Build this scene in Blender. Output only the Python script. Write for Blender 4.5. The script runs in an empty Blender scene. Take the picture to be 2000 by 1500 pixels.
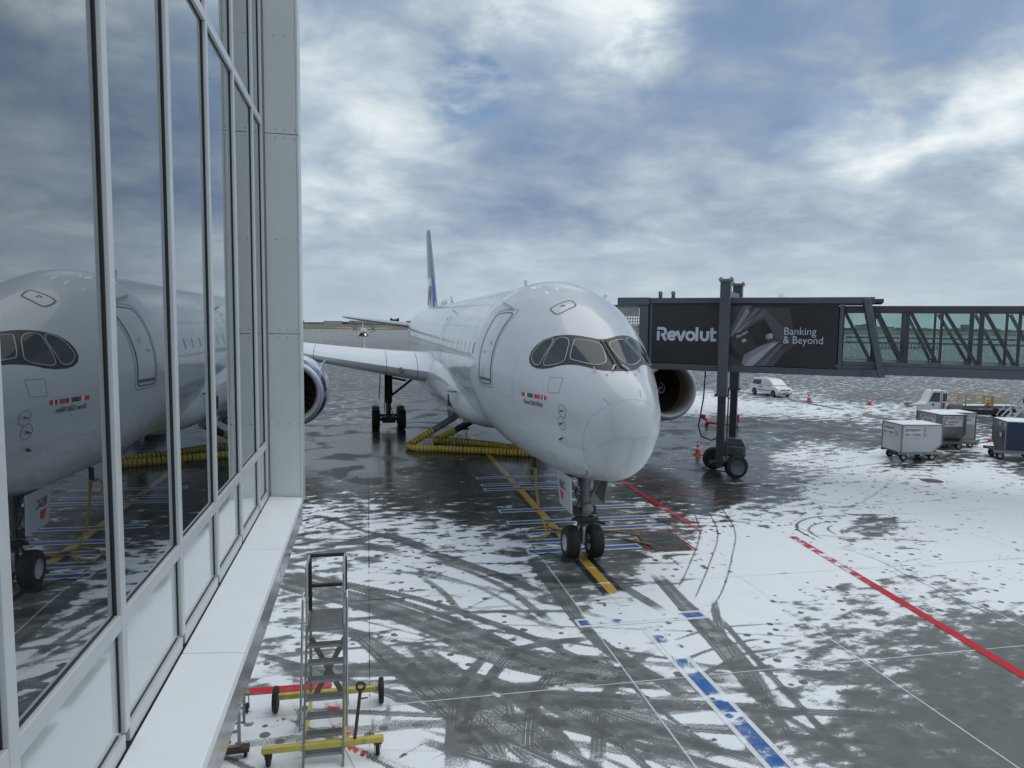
import bpy, bmesh, math, random
import numpy as np
from mathutils import Vector, Matrix, noise as mnoise
from mathutils.geometry import delaunay_2d_cdt
random.seed(7); rng = np.random.default_rng(7)
sc = bpy.context.scene; COL = sc.collection
R = math.radians

# ------------------------------------------------------------------ camera
F, HCAM = 1387.0, 7.3
YAW, PITCH, ROLL = R(11.5), R(4.88), R(.7)
fw = Vector((math.sin(YAW)*math.cos(PITCH), math.cos(YAW)*math.cos(PITCH), -math.sin(PITCH)))
r0 = Vector((math.cos(YAW), -math.sin(YAW), 0)); u0 = r0.cross(fw)
rt = math.cos(ROLL)*r0+math.sin(ROLL)*u0; up = math.cos(ROLL)*u0-math.sin(ROLL)*r0
CAM = Vector((0, 0, HCAM))
cd = bpy.data.cameras.new('camera'); cam = bpy.data.objects.new('camera', cd); COL.objects.link(cam)
cd.sensor_width = 36; cd.lens = 36*F/2000; cd.clip_start = .1; cd.clip_end = 9000
m = Matrix((rt, up, -fw)).transposed().to_4x4(); m.translation = CAM
cam.matrix_world = m; sc.camera = cam

# ------------------------------------------------------------------ sky, sun, exposure
def ray(x, y): return fw+rt*((x-1000)/F)-up*((y-750)/F)
class NT:
    def __init__(s, tree): s.t = tree; s.n = tree.nodes; s.l = tree.links
    def __call__(s, typ, ins=None, **kw):
        n = s.n.new(typ)
        for k, v in kw.items(): setattr(n, k, v)
        for k, v in (ins or {}).items(): s.set(n, k, v)
        return n
    def set(s, n, k, v):
        if hasattr(v, 'outputs'): s.l.new(v.outputs[0], n.inputs[k])
        elif isinstance(v, bpy.types.NodeSocket): s.l.new(v, n.inputs[k])
        else: n.inputs[k].default_value = v
    def math(s, op, a, b=0.0, c=None, clamp=False):
        n = s('ShaderNodeMath', {0: a, 1: b}, operation=op, use_clamp=clamp)
        if c is not None: s.set(n, 2, c)
        return n
    def ss(s, v, a, b): return s('ShaderNodeMapRange', {0: v, 1: a, 2: b, 3: 0.0, 4: 1.0}, interpolation_type='SMOOTHSTEP')
    def noise(s, vec, scale, detail=4, rough=.55, dist=0.0):
        return s('ShaderNodeTexNoise', {'Vector': vec, 'Scale': scale, 'Detail': detail, 'Roughness': rough, 'Distortion': dist})
    def mix(s, f, a, b, mode='MIX'):
        n = s('ShaderNodeMix', data_type='RGBA', blend_type=mode)
        s.set(n, 0, f); s.set(n, 6, a); s.set(n, 7, b); return n.outputs[2]
def rgb(*c): return (c[0], c[1], c[2], 1.0)

SUN_EL, SUN_AZ = R(68), R(80)            # azimuth from +Y towards +X
w = bpy.data.worlds.new('World'); sc.world = w; w.use_nodes = True
W = NT(w.node_tree); W.n.clear()
sky = W('ShaderNodeTexSky', sky_type='NISHITA', sun_disc=False, sun_elevation=SUN_EL, sun_rotation=SUN_AZ, air_density=1.0, dust_density=.6, ozone_density=1.5)
bg_sky = W('ShaderNodeBackground', {0: sky, 1: .09})
tc = W('ShaderNodeTexCoord').outputs['Generated']
sep = W('ShaderNodeSeparateXYZ', {0: tc})
den = W.math('ADD', W.math('ABSOLUTE', sep.outputs[2]), .25)
cvec = W('ShaderNodeCombineXYZ', {0: W.math('DIVIDE', sep.outputs[0], den), 1: W.math('DIVIDE', sep.outputs[1], den), 2: 0.0})
n1 = W.noise(cvec, 1.55, 6, .52, .3); n2 = W.noise(cvec, 4.1, 7, .56, .3)
# cloud banks seen in the photograph, as directions on the sky, edges broken up by noise
wob = W('ShaderNodeVectorMath', {0: W.noise(cvec, 1.8, 5, .6).outputs['Color'], 1: (.5, .5, .5)}, operation='SUBTRACT')
wob2 = W('ShaderNodeVectorMath', {0: wob}, operation='SCALE'); wob2.inputs[3].default_value = .22
dirn = W('ShaderNodeVectorMath', {0: W('ShaderNodeVectorMath', {0: tc, 1: wob2}, operation='ADD')}, operation='NORMALIZE')
def blob(px, py, rad, amt, soft=1.0):
    d = ray(px, py).normalized()
    dp = W('ShaderNodeVectorMath', {0: dirn, 1: tuple(d)}, operation='DOT_PRODUCT').outputs['Value']
    ang = rad/F
    s = W.ss(dp, math.cos(ang*1.5), math.cos(ang*.15))
    return W.math('MULTIPLY', s, amt)
bsum = None
for b in [(1130, 90, 150, .50), (1230, 20, 120, .26), (1060, 30, 90, .18), (1990, 170, 110, .34), (1880, 235, 95, .28), (1720, 225, 95, .34), (1640, 270, 80, .22), (1900, 310, 70, .15), (1560, 310, 60, .12), (660, 200, 230, .10),
          (980, 250, 190, -.20), (1130, 330, 200, -.16), (1290, 300, 230, -.22), (1420, 180, 170, -.20), (1640, 70, 190, -.26), (1880, 20, 160, -.18), (1860, 400, 150, -.14),
          (1450, 520, 210, .13), (1900, 560, 210, .12), (1180, 470, 130, .12), (960, 560, 130, .10), (700, 520, 200, -.05), (690, 340, 130, .1), (800, 250, 90, .12)]:
    v = blob(*b); v = W.math('MULTIPLY', v, .72 if b[3] > 0 else .6); bsum = v if bsum is None else W.math('ADD', bsum, v)
val = W.math('ADD', W.math('MULTIPLY', W.math('SUBTRACT', n1, .5), .95), W.math('MULTIPLY', W.math('SUBTRACT', n2, .5), .85))
lowz = W.ss(sep.outputs[2], 0.0, .16)
val = W.math('ADD', W.math('ADD', W.math('MULTIPLY', val, W.math('ADD', W.math('MULTIPLY', lowz, .55), .45)), .5), bsum, clamp=True)
ramp = W('ShaderNodeValToRGB', {0: val}); e = ramp.color_ramp.elements
e[0].position = .12; e[0].color = rgb(.20, .28, .41)
e[1].position = .93; e[1].color = rgb(.82, .88, .895)
for p, c in [(.34, (.30, .378, .485)), (.52, (.40, .485, .57)), (.68, (.545, .625, .685))]:
    x = ramp.color_ramp.elements.new(p); x.color = rgb(*c)
hz = W.mix(W.math('MULTIPLY', W.math('SUBTRACT', 1.0, lowz), .55), ramp.outputs[0], rgb(.47, .55, .60))
gnd = W.mix(W.ss(sep.outputs[2], -.02, 0.0), rgb(.30, .34, .38), hz)
bg_cl = W('ShaderNodeBackground', {0: gnd, 1: 1.0})
bl = None
for b in [(915, 190, 55, .75), (1000, 130, 130, .3), (1330, 20, 120, .25), (1650, 60, 190, .35), (1290, 180, 120, .3), (2300, -600, 500, .3), (600, -700, 500, .3)]:
    v = blob(*b); bl = v if bl is None else W.math('ADD', bl, v)
gap = W.math('MULTIPLY', bl, W.ss(n2, .62, .40), clamp=True)
wm = W('ShaderNodeMixShader', {0: gap, 1: bg_cl, 2: bg_sky})
W('ShaderNodeOutputWorld', {0: wm})
sd = bpy.data.lights.new('sun', 'SUN'); sd.energy = 1.15; sd.angle = R(76); sd.color = (1, .95, .88)
so = bpy.data.objects.new('sun', sd); COL.objects.link(so)
sdir = Vector((math.sin(SUN_AZ)*math.cos(SUN_EL), math.cos(SUN_AZ)*math.cos(SUN_EL), math.sin(SUN_EL)))
so.rotation_euler = (-sdir).to_track_quat('-Z', 'Y').to_euler()
vs = sc.view_settings; vs.view_transform = 'Standard'; vs.look = 'None'; vs.gamma = 1; vs.exposure = 0.10; vs.use_curve_mapping = False
sc.render.engine = 'CYCLES'

# ------------------------------------------------------------------ from a pixel of the photograph to the place it shows
def hit(x, y, p, n):
    d = ray(x, y); p = Vector(p); n = Vector(n); return CAM+d*((p-CAM).dot(n)/d.dot(n))
def G(x, y, z=0.0): return hit(x, y, (0, 0, z), (0, 0, 1))
def PY(x, y, Y): return hit(x, y, (0, Y, 0), (0, 1, 0))

# ------------------------------------------------------------------ materials
MATS = {}
def mat(name, col, rough=.5, metal=0.0, var=.12, scale=4.0, bump=0.0, coat=0.0, crough=.05, dirt=0.0, dirtcol=(.05, .045, .04), emit=0):
    if name in MATS: return MATS[name]
    mt = bpy.data.materials.new(name); mt.use_nodes = True; N = NT(mt.node_tree); N.n.clear()
    tcn = N('ShaderNodeTexCoord').outputs['Object']
    nz = N.noise(tcn, scale, 5, .6)
    hv = N('ShaderNodeMapRange', {0: nz, 1: .25, 2: .75, 3: 1-var, 4: 1+var})
    c = N('ShaderNodeVectorMath', {0: col[:3]}, operation='SCALE'); N.set(c, 3, hv)
    colo = c.outputs[0]
    if dirt:
        dn = N.noise(tcn, scale*.6, 8, .7, .6)
        colo = N.mix(N.math('MULTIPLY', N.ss(dn, .5, .72), dirt), colo, rgb(*dirtcol))
    rr = N('ShaderNodeMapRange', {0: N.noise(tcn, scale*2.3, 4), 1: .3, 2: .7, 3: max(0, rough*.8), 4: min(1, rough*1.2)})
    p = N('ShaderNodeBsdfPrincipled', {'Base Color': colo, 'Roughness': rr, 'Metallic': metal, 'Coat Weight': coat, 'Coat Roughness': crough})
    if emit: N.set(p, 'Emission Color', rgb(*col)); p.inputs['Emission Strength'].default_value = emit
    if bump:
        b = N('ShaderNodeBump', {'Height': N.noise(tcn, scale*5, 6, .65), 'Strength': bump, 'Distance': .02}); N.set(p, 'Normal', b)
    N('ShaderNodeOutputMaterial', {0: p}); MATS[name] = mt; return mt
def glass(name, tint, gl=.1, dark=(0.01, .012, .014), see=True, rough=0.0, fk=.9):
    mt = bpy.data.materials.new(name); mt.use_nodes = True; N = NT(mt.node_tree); N.n.clear()
    fr = N('ShaderNodeFresnel', {'IOR': 1.5}); f = N.math('ADD', N.math('MULTIPLY', fr, fk), gl, clamp=True)
    wav = N.noise(N('ShaderNodeTexCoord').outputs['Object'], .7, 2)
    bp = N('ShaderNodeBump', {'Height': wav, 'Strength': .06, 'Distance': .02})
    g = N('ShaderNodeBsdfGlossy', {'Color': rgb(.95, .98, 1), 'Roughness': rough, 'Normal': bp})
    if see: a = N('ShaderNodeBsdfTransparent', {'Color': rgb(*tint)})
    else: a = N('ShaderNodeBsdfDiffuse', {'Color': rgb(*dark)})
    N('ShaderNodeOutputMaterial', {0: N('ShaderNodeMixShader', {0: f, 1: a, 2: g})}); MATS[name] = mt; return mt
def frosted(name, col, rough=.5):
    return mat(name, col, rough, var=.03, scale=1.2, coat=.6)

# ------------------------------------------------------------------ mesh builder
class MB:
    def __init__(s): s.v = []; s.f = []; s.m = []
    def add(s, vs, fs, mi=0):
        o = len(s.v); s.v += [tuple(x) for x in vs]; s.f += [tuple(i+o for i in f) for f in fs]; s.m += [mi]*len(fs); return s
    def hexa(s, p, mi=0):
        return s.add(p, [(3, 2, 1, 0), (4, 5, 6, 7), (0, 1, 5, 4), (1, 2, 6, 5), (2, 3, 7, 6), (3, 0, 4, 7)], mi)
    def box(s, a, b, mi=0):
        x0, y0, z0 = a; x1, y1, z1 = b
        return s.hexa([(x0, y0, z0), (x1, y0, z0), (x1, y1, z0), (x0, y1, z0), (x0, y0, z1), (x1, y0, z1), (x1, y1, z1), (x0, y1, z1)], mi)
    def cbox(s, a, b, c=.01, mi=0):
        """box with chamfered vertical and horizontal edges"""
        t = bmesh.new(); bmesh.ops.create_cube(t, size=1)
        for v in t.verts: v.co = Vector([(a[i]+b[i])/2+v.co[i]*(b[i]-a[i]) for i in range(3)])
        bmesh.ops.bevel(t, geom=t.edges[:], offset=c, segments=2, affect='EDGES', profile=.5)
        s.add([v.co for v in t.verts], [[v.index for v in f.verts] for f in t.faces], mi); t.free(); return s
    def beam(s, p, q, w=.1, h=None, mi=0, upv=(0, 0, 1)):
        h = w if h is None else h; p = Vector(p); q = Vector(q); d = (q-p).normalized()
        u = Vector(upv)
        if abs(d.dot(u)) > .98: u = Vector((0, 1, 0))
        a = d.cross(u).normalized()*w/2; b = a.cross(d).normalized()*h/2
        return s.hexa([p-a-b, p+a-b, p+a+b, p-a+b, q-a-b, q+a-b, q+a+b, q-a+b], mi)
    def tube(s, pts, r, n=8, mi=0, cap=True):
        pts = [Vector(p) for p in pts]; k = len(pts); rs = r if hasattr(r, '__len__') else [r]*k
        vs = []; prev = None
        for i, p in enumerate(pts):
            d = (pts[min(i+1, k-1)]-pts[max(i-1, 0)]).normalized()
            if prev is None:
                a = d.cross(Vector((0, 0, 1)) if abs(d.z) < .9 else Vector((1, 0, 0))).normalized()
            else: a = (prev-d*prev.dot(d)).normalized()
            prev = a; b = d.cross(a)
            vs += [p+(a*math.cos(2*math.pi*j/n)+b*math.sin(2*math.pi*j/n))*rs[i] for j in range(n)]
        fs = [(i*n+j, i*n+(j+1) % n, (i+1)*n+(j+1) % n, (i+1)*n+j) for i in range(k-1) for j in range(n)]
        if cap: fs += [tuple(range(n))[::-1], tuple((k-1)*n+j for j in range(n))]
        return s.add(vs, fs, mi)
    def lathe(s, prof, c=(0, 0, 0), axis='y', n=32, mi=0, mis=None):
        """prof: (along, radius)"""
        c = Vector(c); vs = []
        for a, r in prof:
            for j in range(n):
                t = 2*math.pi*j/n; x, y = r*math.cos(t), r*math.sin(t)
                vs.append(c+Vector({'y': (x, a, y), 'z': (x, y, a), 'x': (a, x, y)}[axis]))
        o = len(s.v); s.v += [tuple(v) for v in vs]
        for i in range(len(prof)-1):
            for j in range(n):
                s.f.append((o+i*n+j, o+i*n+(j+1) % n, o+(i+1)*n+(j+1) % n, o+(i+1)*n+j)); s.m.append(mis[i] if mis else mi)
        return s
    def prism(s, poly, axis, a, b, mi=0):
        n = len(poly)
        def P(u, v, k): return {'x': (k, u, v), 'y': (u, k, v), 'z': (u, v, k)}[axis]
        vs = [P(u, v, a) for u, v in poly]+[P(u, v, b) for u, v in poly]
        return s.add(vs, [tuple(range(n))[::-1], tuple(range(n, 2*n))]+[(i, (i+1) % n, n+(i+1) % n, n+i) for i in range(n)], mi)
    def quad(s, a, b, c, d, mi=0): return s.add([a, b, c, d], [(0, 1, 2, 3)], mi)
    def wheel(s, c, r, wd, rim=.55, axis='x', mt=0, mr=1, n=28):
        e = wd/2; p = [(-e*.55, r*rim*.5), (-e*.75, r*rim), (-e, r*rim*1.1), (-e, r*.86), (-e*.8, r*.96), (-e*.4, r), (e*.4, r), (e*.8, r*.96), (e, r*.86), (e, r*rim*1.1), (e*.75, r*rim), (e*.55, r*rim*.5)]
        p = [(-e*.5, .001)]+p+[(e*.5, .001)]
        return s.lathe(p, c, axis, n, mis=[mr, mr, mr]+[mt]*7+[mr]*3)
    def build(s, name, mats, parent=None, label=None, cat=None, group=None, kind=None, loc=None, smooth=35, bevel=0, recalc=True):
        me = bpy.data.meshes.new(name)
        vs = s.v
        if loc is not None: vs = [(x-loc[0], y-loc[1], z-loc[2]) for x, y, z in vs]
        me.from_pydata(vs, [], s.f)
        if not isinstance(mats, (list, tuple)): mats = [mats]
        for mm in mats: me.materials.append(mm)
        me.polygons.foreach_set('material_index', s.m)
        if recalc:
            b = bmesh.new(); b.from_mesh(me); bmesh.ops.recalc_face_normals(b, faces=b.faces[:]); b.to_mesh(me); b.free()
        if smooth:
            me.polygons.foreach_set('use_smooth', [True]*len(me.polygons)); me.set_sharp_from_angle(angle=R(smooth))
        o = link(name, me, parent, label, cat, group, kind)
        if loc is not None: o.location = loc
        if bevel:
            bm = o.modifiers.new('bevel', 'BEVEL'); bm.width = bevel; bm.segments = 2; bm.limit_method = 'ANGLE'; bm.angle_limit = R(40)
        return o
def link(name, me, parent=None, label=None, cat=None, group=None, kind=None):
    o = bpy.data.objects.new(name, me); COL.objects.link(o)
    if parent: o.parent = parent
    if label: o['label'] = label
    if cat: o['category'] = cat
    if group: o['group'] = group
    if kind: o['kind'] = kind
    return o
def thing(name, label, cat, loc=(0, 0, 0), rz=0.0, group=None):
    o = link(name, None, None, label, cat, group); o.location = loc; o.rotation_euler = (0, 0, rz); o.empty_display_size = .3; return o
def copy_tree(o, parent=None):
    c = o.copy(); COL.objects.link(c)
    if parent: c.parent = parent
    for ch in list(o.children): copy_tree(ch, c)
    return c
def share(o, parent, loc=(0, 0, 0), rot=(0, 0, 0)):
    c = o.copy(); COL.objects.link(c); c.parent = parent; c.location = loc; c.rotation_euler = rot; return c
def text_mesh(txt, size=1.0, bold=0.0, align='LEFT', res=3, spacing=1.0):
    cu = bpy.data.curves.new('lettering', 'FONT'); cu.body = txt; cu.size = size; cu.offset = bold; cu.align_x = align; cu.resolution_u = res; cu.space_character = spacing
    o = bpy.data.objects.new('lettering', cu); COL.objects.link(o)
    me = bpy.data.meshes.new_from_object(o.evaluated_get(bpy.context.evaluated_depsgraph_get()))
    V = [v.co.copy() for v in me.vertices]; Fc = [list(p.vertices) for p in me.polygons]
    bpy.data.objects.remove(o); bpy.data.curves.remove(cu); bpy.data.meshes.remove(me)
    return V, Fc
def letters(mb, txt, size, org, ux, uy, off=(0, 0, 0), bold=0, mi=0, width=None, align='LEFT'):
    V, Fc = text_mesh(txt, size, bold, align)
    if not V: return mb
    k = 1.0
    if width: k = width/max(v.x for v in V)
    org = Vector(org)+Vector(off); ux = Vector(ux); uy = Vector(uy)
    return mb.add([org+ux*v.x*k+uy*v.y for v in V], Fc, mi)
def stroke(pts, wd):
    P = [Vector(p) for p in pts]; L = []; Rr = []
    for i, p in enumerate(P):
        d0 = (P[i]-P[i-1]).normalized() if i else (P[1]-P[0]).normalized()
        d1 = (P[i+1]-P[i]).normalized() if i < len(P)-1 else d0
        n0 = Vector((-d0.y, d0.x)); n1_ = Vector((-d1.y, d1.x)); n = (n0+n1_).normalized(); k = 1/max(.4, n.dot(n0))
        L.append(p+n*k*wd/2); Rr.append(p-n*k*wd/2)
    return L, Rr
# ------------------------------------------------------------------ apron: snow cover, wetness and wheel tracks
c4 = lambda x, y: (600+.35*x, 1000+.35*y)
c5 = lambda x, y: (1300+.35*x, 1000+.35*y)
SNOW = [(600,1010,.62),(700,1000,.5),(620,955,.22),(800,980,.22),(800,1035,.66),(700,1060,.55),(900,1060,.68),(950,1090,.70),(900,1130,.8),(850,1185,.86),(800,1140,.8),(1000,1180,.84),
 (1050,1222,.8),(950,1235,.75),(700,1250,.7),(640,1090,.55),(560,1180,.6),(520,1260,.62),(720,1180,.7),(600,1260,.55),(760,1300,.5),(540,1330,.6),(500,1390,.85),(600,1420,.92),(780,1400,.96),
 (850,1455,.95),(760,1480,.97),(700,1400,.92),(1000,1400,.78),(1100,1400,.8),(1150,1450,.8),(1050,1480,.75),(1250,1450,.75),(1200,1350,.8),(1000,1300,.75),(1300,1400,.75),(1350,1300,.88),(1250,1250,.8),
 (1200,1200,.9),(1300,1180,.97),(1400,1150,.98),(1400,1060,.95),(1280,1110,.75),(1200,1110,.25),(1130,1125,.18),(1150,1165,.45),(1240,1060,.22),(1100,1030,.25),(1050,1000,.1),(1250,1000,.32),(1330,1045,.45),
 (1300,960,.08),(1050,1080,.36),(1000,1105,.6),(950,1000,.2),(900,950,.04),(700,900,.02),(800,850,0),(650,925,.05),(1000,900,0),(870,800,0),(1100,880,0),(1350,850,.05),(1450,900,.05),(1500,960,.3),(1400,960,.12),
 (1420,1010,.62),(1350,990,.28),(1560,890,.74),(1600,872,.6),(1510,870,.25),(1700,900,.9),(1900,930,1),(1980,1000,1),(1800,1000,.98),(1650,960,.88),(1600,1035,.85),(1750,1045,.72),(1715,1030,.36),(1500,1060,1),
 (1500,1130,1),(1600,1110,.97),(1700,1100,.95),(1900,1080,1),(1980,1150,.9),(1860,1165,.6),(1750,1145,.62),(1650,1160,.6),(1600,1200,.6),(1560,1250,.58),(1480,1230,.86),(1430,1200,.97),(1500,1300,.72),(1550,1340,.5),
 (1620,1280,.46),(1700,1220,.46),(1800,1250,.34),(1900,1200,.46),(1960,1260,.12),(1700,1350,.27),(1850,1350,.16),(1950,1400,.08),(1650,1420,.42),(1600,1380,.58),(1750,1480,.12),(1900,1480,.08),(1550,1450,.42),
 (1450,1450,.68),(1400,1400,.8),(1500,1400,.5),(1600,800,.72),(1450,795,.86),(1400,790,.9),(1700,803,.6),(1850,835,.3),(1600,840,.08),(1450,835,.03),(1800,850,.1),(1650,862,.15),(1500,777,.45),(1750,815,.5),
 (1900,875,.92),(1950,852,.35),(1980,830,.2),(650,650,.3),(700,700,.34),(750,750,.2),(640,770,.24),(650,720,.2),(1500,745,.3),(1700,755,.30),(1900,760,.30),(700,820,.26),(760,800,.26),(650,880,.12),(800,680,.24),
 (1700,775,.2),(1950,785,.2),(1300,700,.22),(1000,640,.2),(1800,650,.3),(600,640,.3),(1380,745,.3),(1370,835,.1),(1750,930,.8),(1760,905,.3),(1880,885,.3),(1980,905,.4),(2300,900,.9),(2300,1100,.9),(2300,1400,.4),
 (300,1500,.7),(300,1200,.5),(300,900,.2),(0,700,.35),(1000,1600,.6),(1700,1600,.3)]
WET = [(800,850,1),(650,940,.9),(1000,900,1),(1100,1000,.9),(1100,1100,.6),(1300,960,.9),(1400,930,1),(1450,890,1),(1400,850,.9),(1500,860,.8),(700,1180,.35),(760,1300,.3),(1000,1300,.3),(1800,1350,.05),(1950,1450,.05),
 (650,800,.8),(700,700,.6),(1600,840,.7),(1700,760,.55),(1900,800,.6),(1200,1400,.2),(1600,1300,.05),(1500,1200,.1),(700,650,.5),(1800,650,.5),(1300,700,.7),(600,1450,.3),(870,780,1),(1150,940,1),(900,960,1)]
TRACKS = [  # pixels along the track, width in metres, how much snow it removes, ribs across
 ([(540,1128),(600,1147),(722,1182),(845,1224),(950,1266),(1055,1297),(1195,1322),(1310,1326)], .95, 1.0, 6),
 ([c4(*p) for p in [(150,370),(220,400),(600,480),(1000,610),(1300,720),(1500,810),(1800,900),(2000,930)]], .30, 1.0, 4),
 ([c4(*p) for p in [(-100,330),(250,420),(520,500),(760,580),(1000,680),(1250,800)]], .30, .9, 4),
 ([c4(*p) for p in [(120,640),(300,690),(500,850),(750,1050),(950,1230),(1100,1440)]], .45, 1.0, 5),
 ([c4(*p) for p in [(-200,880),(0,890),(350,880),(700,890),(1000,960),(1300,1030),(1700,1060),(2000,1095)]], .55, .95, 6),
 ([c4(*p) for p in [(560,760),(800,930),(1000,1080),(1250,1280),(1400,1440)]], .9, .85, 7),
 ([c4(*p) for p in [(420,800),(650,980),(850,1150),(960,1300),(1060,1440)]], .5, .8, 5),
 ([c4(*p) for p in [(800,1440),(820,1100),(870,950),(1000,800)]], .28, 1.0, 4),
 ([c4(*p) for p in [(860,1440),(910,1130),(1000,960),(1140,790),(1300,740),(1600,700)]], .30, 1.0, 4),
 ([c4(*p) for p in [(1240,1440),(1240,1200),(1290,1000),(1400,880),(1560,820),(1720,815)]], .32, .9, 4),
 ([c4(*p) for p in [(1160,1250),(1110,1050),(1105,960)]], .25, .8, 3),
 ([c4(*p) for p in [(1610,1440),(1640,1150),(1680,1010),(1800,850),(1960,760)]], .32, .75, 4),
 ([c4(*p) for p in [(600,340),(750,440),(850,550),(930,600)]], .26, .55, 4),
 ([c4(*p) for p in [(480,280),(900,400),(1150,520),(1300,620),(1420,690)]], .22, .5, 3),
 ([c4(*p) for p in [(600,220),(760,250),(1000,330),(1250,430),(1330,480)]], .5, .9, 5),
 ([c4(*p) for p in [(680,260),(900,330),(1120,430),(1250,530),(1400,640)]], .3, .6, 4),
 ([c4(*p) for p in [(1250,250),(1400,450),(1550,650),(1700,780),(2000,960),(2200,1080)]], .45, .85, 5),
 ([c4(*p) for p in [(1640,340),(1850,470),(2000,560)]], .4, .8, 4),
 ([c4(*p) for p in [(0,180),(250,170),(430,130),(650,200),(720,230)]], .6, .9, 5),
 ([c4(*p) for p in [(-60,60),(100,30),(300,100),(420,130),(620,190)]], .3, .7, 4),
 ([c4(*p) for p in [(-100,270),(100,230),(350,200),(560,240)]], .5, .8, 5),
 ([c4(*p) for p in [(900,530),(1150,570),(1380,640),(1500,650)]], .22, .5, 3),
 ([c4(*p) for p in [(850,560),(1080,450),(1200,400)]], .1, .5, 2),
 ([c4(*p) for p in [(400,1440),(600,1320),(800,1210)]], .05, .6, 1), ([c4(*p) for p in [(560,1440),(800,1330),(960,1250)]], .05, .6, 1),
 ([c4(*p) for p in [(1000,760),(1250,830),(1500,850),(1720,830)]], .25, .7, 4),
 ([c4(*p) for p in [(900,900),(1100,1000),(1300,1150),(1450,1300),(1560,1440)]], .32, .9, 4),
 ([c4(*p) for p in [(1200,960),(1450,1100),(1700,1200),(2000,1340)]], .6, .7, 6),
 ([c4(*p) for p in [(1300,1000),(1600,1120),(1900,1200),(2300,1380)]], .9, .6, 7),
 ([c5(*p) for p in [(-60,340),(60,470),(200,620),(350,780),(480,960),(560,1040),(700,1130)]], .55, .85, 5),
 ([c5(*p) for p in [(0,735),(180,672),(350,640),(640,622)]], .10, .75, 2), ([c5(*p) for p in [(0,900),(100,830),(250,770),(450,720),(600,700)]], .12, .8, 2),
 ([c5(*p) for p in [(120,960),(200,910),(320,850),(450,790),(700,755)]], .14, .8, 2),
 ([c5(*p) for p in [(1050,20),(900,20),(800,35),(740,60),(735,95),(790,130),(850,160)]], .12, .8, 2),
 ([c5(*p) for p in [(1000,45),(900,55),(820,75),(800,105),(850,140),(930,170)]], .14, .6, 2),
 ([c5(*p) for p in [(990,65),(930,75),(905,95),(950,125),(1010,140)]], .14, .6, 2), ([c5(*p) for p in [(1000,80),(980,110),(1015,140)]], .12, .6, 2),
 ([c5(*p) for p in [(300,-40),(385,100),(370,250),(320,430),(230,580)]], .06, .8, 1), ([c5(*p) for p in [(210,-40),(290,110),(240,300),(150,510)]], .06, .8, 1),
 ([c5(*p) for p in [(150,-20),(190,120),(130,300),(60,440)]], .06, .8, 1),
 ([c5(*p) for p in [(850,165),(1150,255),(1400,380),(1700,520),(2000,660)]], .08, .6, 1),
 ([c5(*p) for p in [(-100,1060),(300,1080),(600,1100),(820,1120)]], .35, .7, 4), ([c5(*p) for p in [(-100,980),(200,930),(500,940)]], .5, .4, 5),
 ([(1420,762),(1560,785),(1640,800),(1740,822),(1860,838)], .5, .9, 3), ([(1400,775),(1550,795),(1650,812)], .3, .8, 3), ([(1480,772),(1620,790),(1720,800),(1800,810)], .4, .9, 3), ([(1660,800),(1720,815),(1800,826),(1900,832)], .5, .8, 3),
 ([(560,1010),(700,985),(850,962),(960,1000)], .25, .5, 3), ([(575,1040),(720,1000),(900,990),(1000,1020)], .25, .5, 3),
 ([(1690,930),(1800,948),(1900,960),(2000,968)], .15, .45, 3), ([(1660,955),(1780,975),(1900,985)], .15, .45, 3), ([(1660,985),(1740,1000),(1860,1010)], .18, .4, 3), ([(1700,975),(1900,1000),(2100,1020)], .12, .4, 2),
 ([(664,1398),(668,1430),(690,1455),(680,1480)], .1, .6, 2), ([(757,1350),(758,1400),(748,1440)], .16, .6, 2), ([(730,1375),(728,1420),(716,1480)], .06, .7, 1), ([(567,1365),(585,1400),(575,1430),(555,1455)], .14, .6, 2)]
def gxy(p, z=0.0): q = G(p[0], p[1], z); return (q.x, q.y)
def pq(x, y):
    yy = np.maximum(y, 5.0); return np.clip(x/yy, -4, 4).astype(np.float32), (np.log(yy)*.8).astype(np.float32)
def idw(x, y, samples, power):
    a, b = pq(x, y); num = np.zeros(len(x), np.float32); den = np.zeros(len(x), np.float32)
    for px, py, v in samples:
        gx, gy = gxy((px, py)); sa, sb = pq(np.array([gx]), np.array([gy]))
        wt = ((a-sa[0])**2+(b-sb[0])**2+2e-5)**(-power/2); num += wt*v; den += wt
    return num/den
EXTRA = []
r2 = random.Random(11)
for k in range(34):      # the many fainter wheel tracks that cross the stand
    x0, y0 = r2.uniform(-3.2, 1.5), r2.uniform(12.0, 21.5); a = math.radians(r2.uniform(-48, 8)); cu = r2.uniform(-.055, .035); P = []
    n_ = r2.randint(6, 12)
    for i in range(n_): P.append((x0, y0)); x0 += math.cos(a); y0 += math.sin(a); a += cu
    EXTRA.append((P, r2.choice([.10, .16, .22, .28]), r2.uniform(.3, .85), r2.randint(2, 4)))
for k in range(12):
    x0, y0 = r2.uniform(2.0, 9.0), r2.uniform(9.2, 11); a = math.radians(r2.uniform(80, 150)); cu = r2.uniform(-.09, .09); P = []
    for i in range(r2.randint(4, 8)): P.append((x0, y0)); x0 += math.cos(a)*.9; y0 += math.sin(a)*.9; a += cu
    EXTRA.append((P, r2.choice([.14, .2, .26]), r2.uniform(.4, .9), 3))
for k in range(14):      # far and right-hand tracks
    x0, y0 = r2.uniform(12, 24), r2.uniform(16, 40); a = math.radians(r2.uniform(-20, 40)); cu = r2.uniform(-.03, .03); P = []
    for i in range(r2.randint(5, 10)): P.append((x0, y0)); x0 += math.cos(a)*1.6; y0 += math.sin(a)*1.6; a += cu
    EXTRA.append((P, r2.choice([.12, .2, .28]), r2.uniform(.25, .6), 3))
LANES = []
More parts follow.
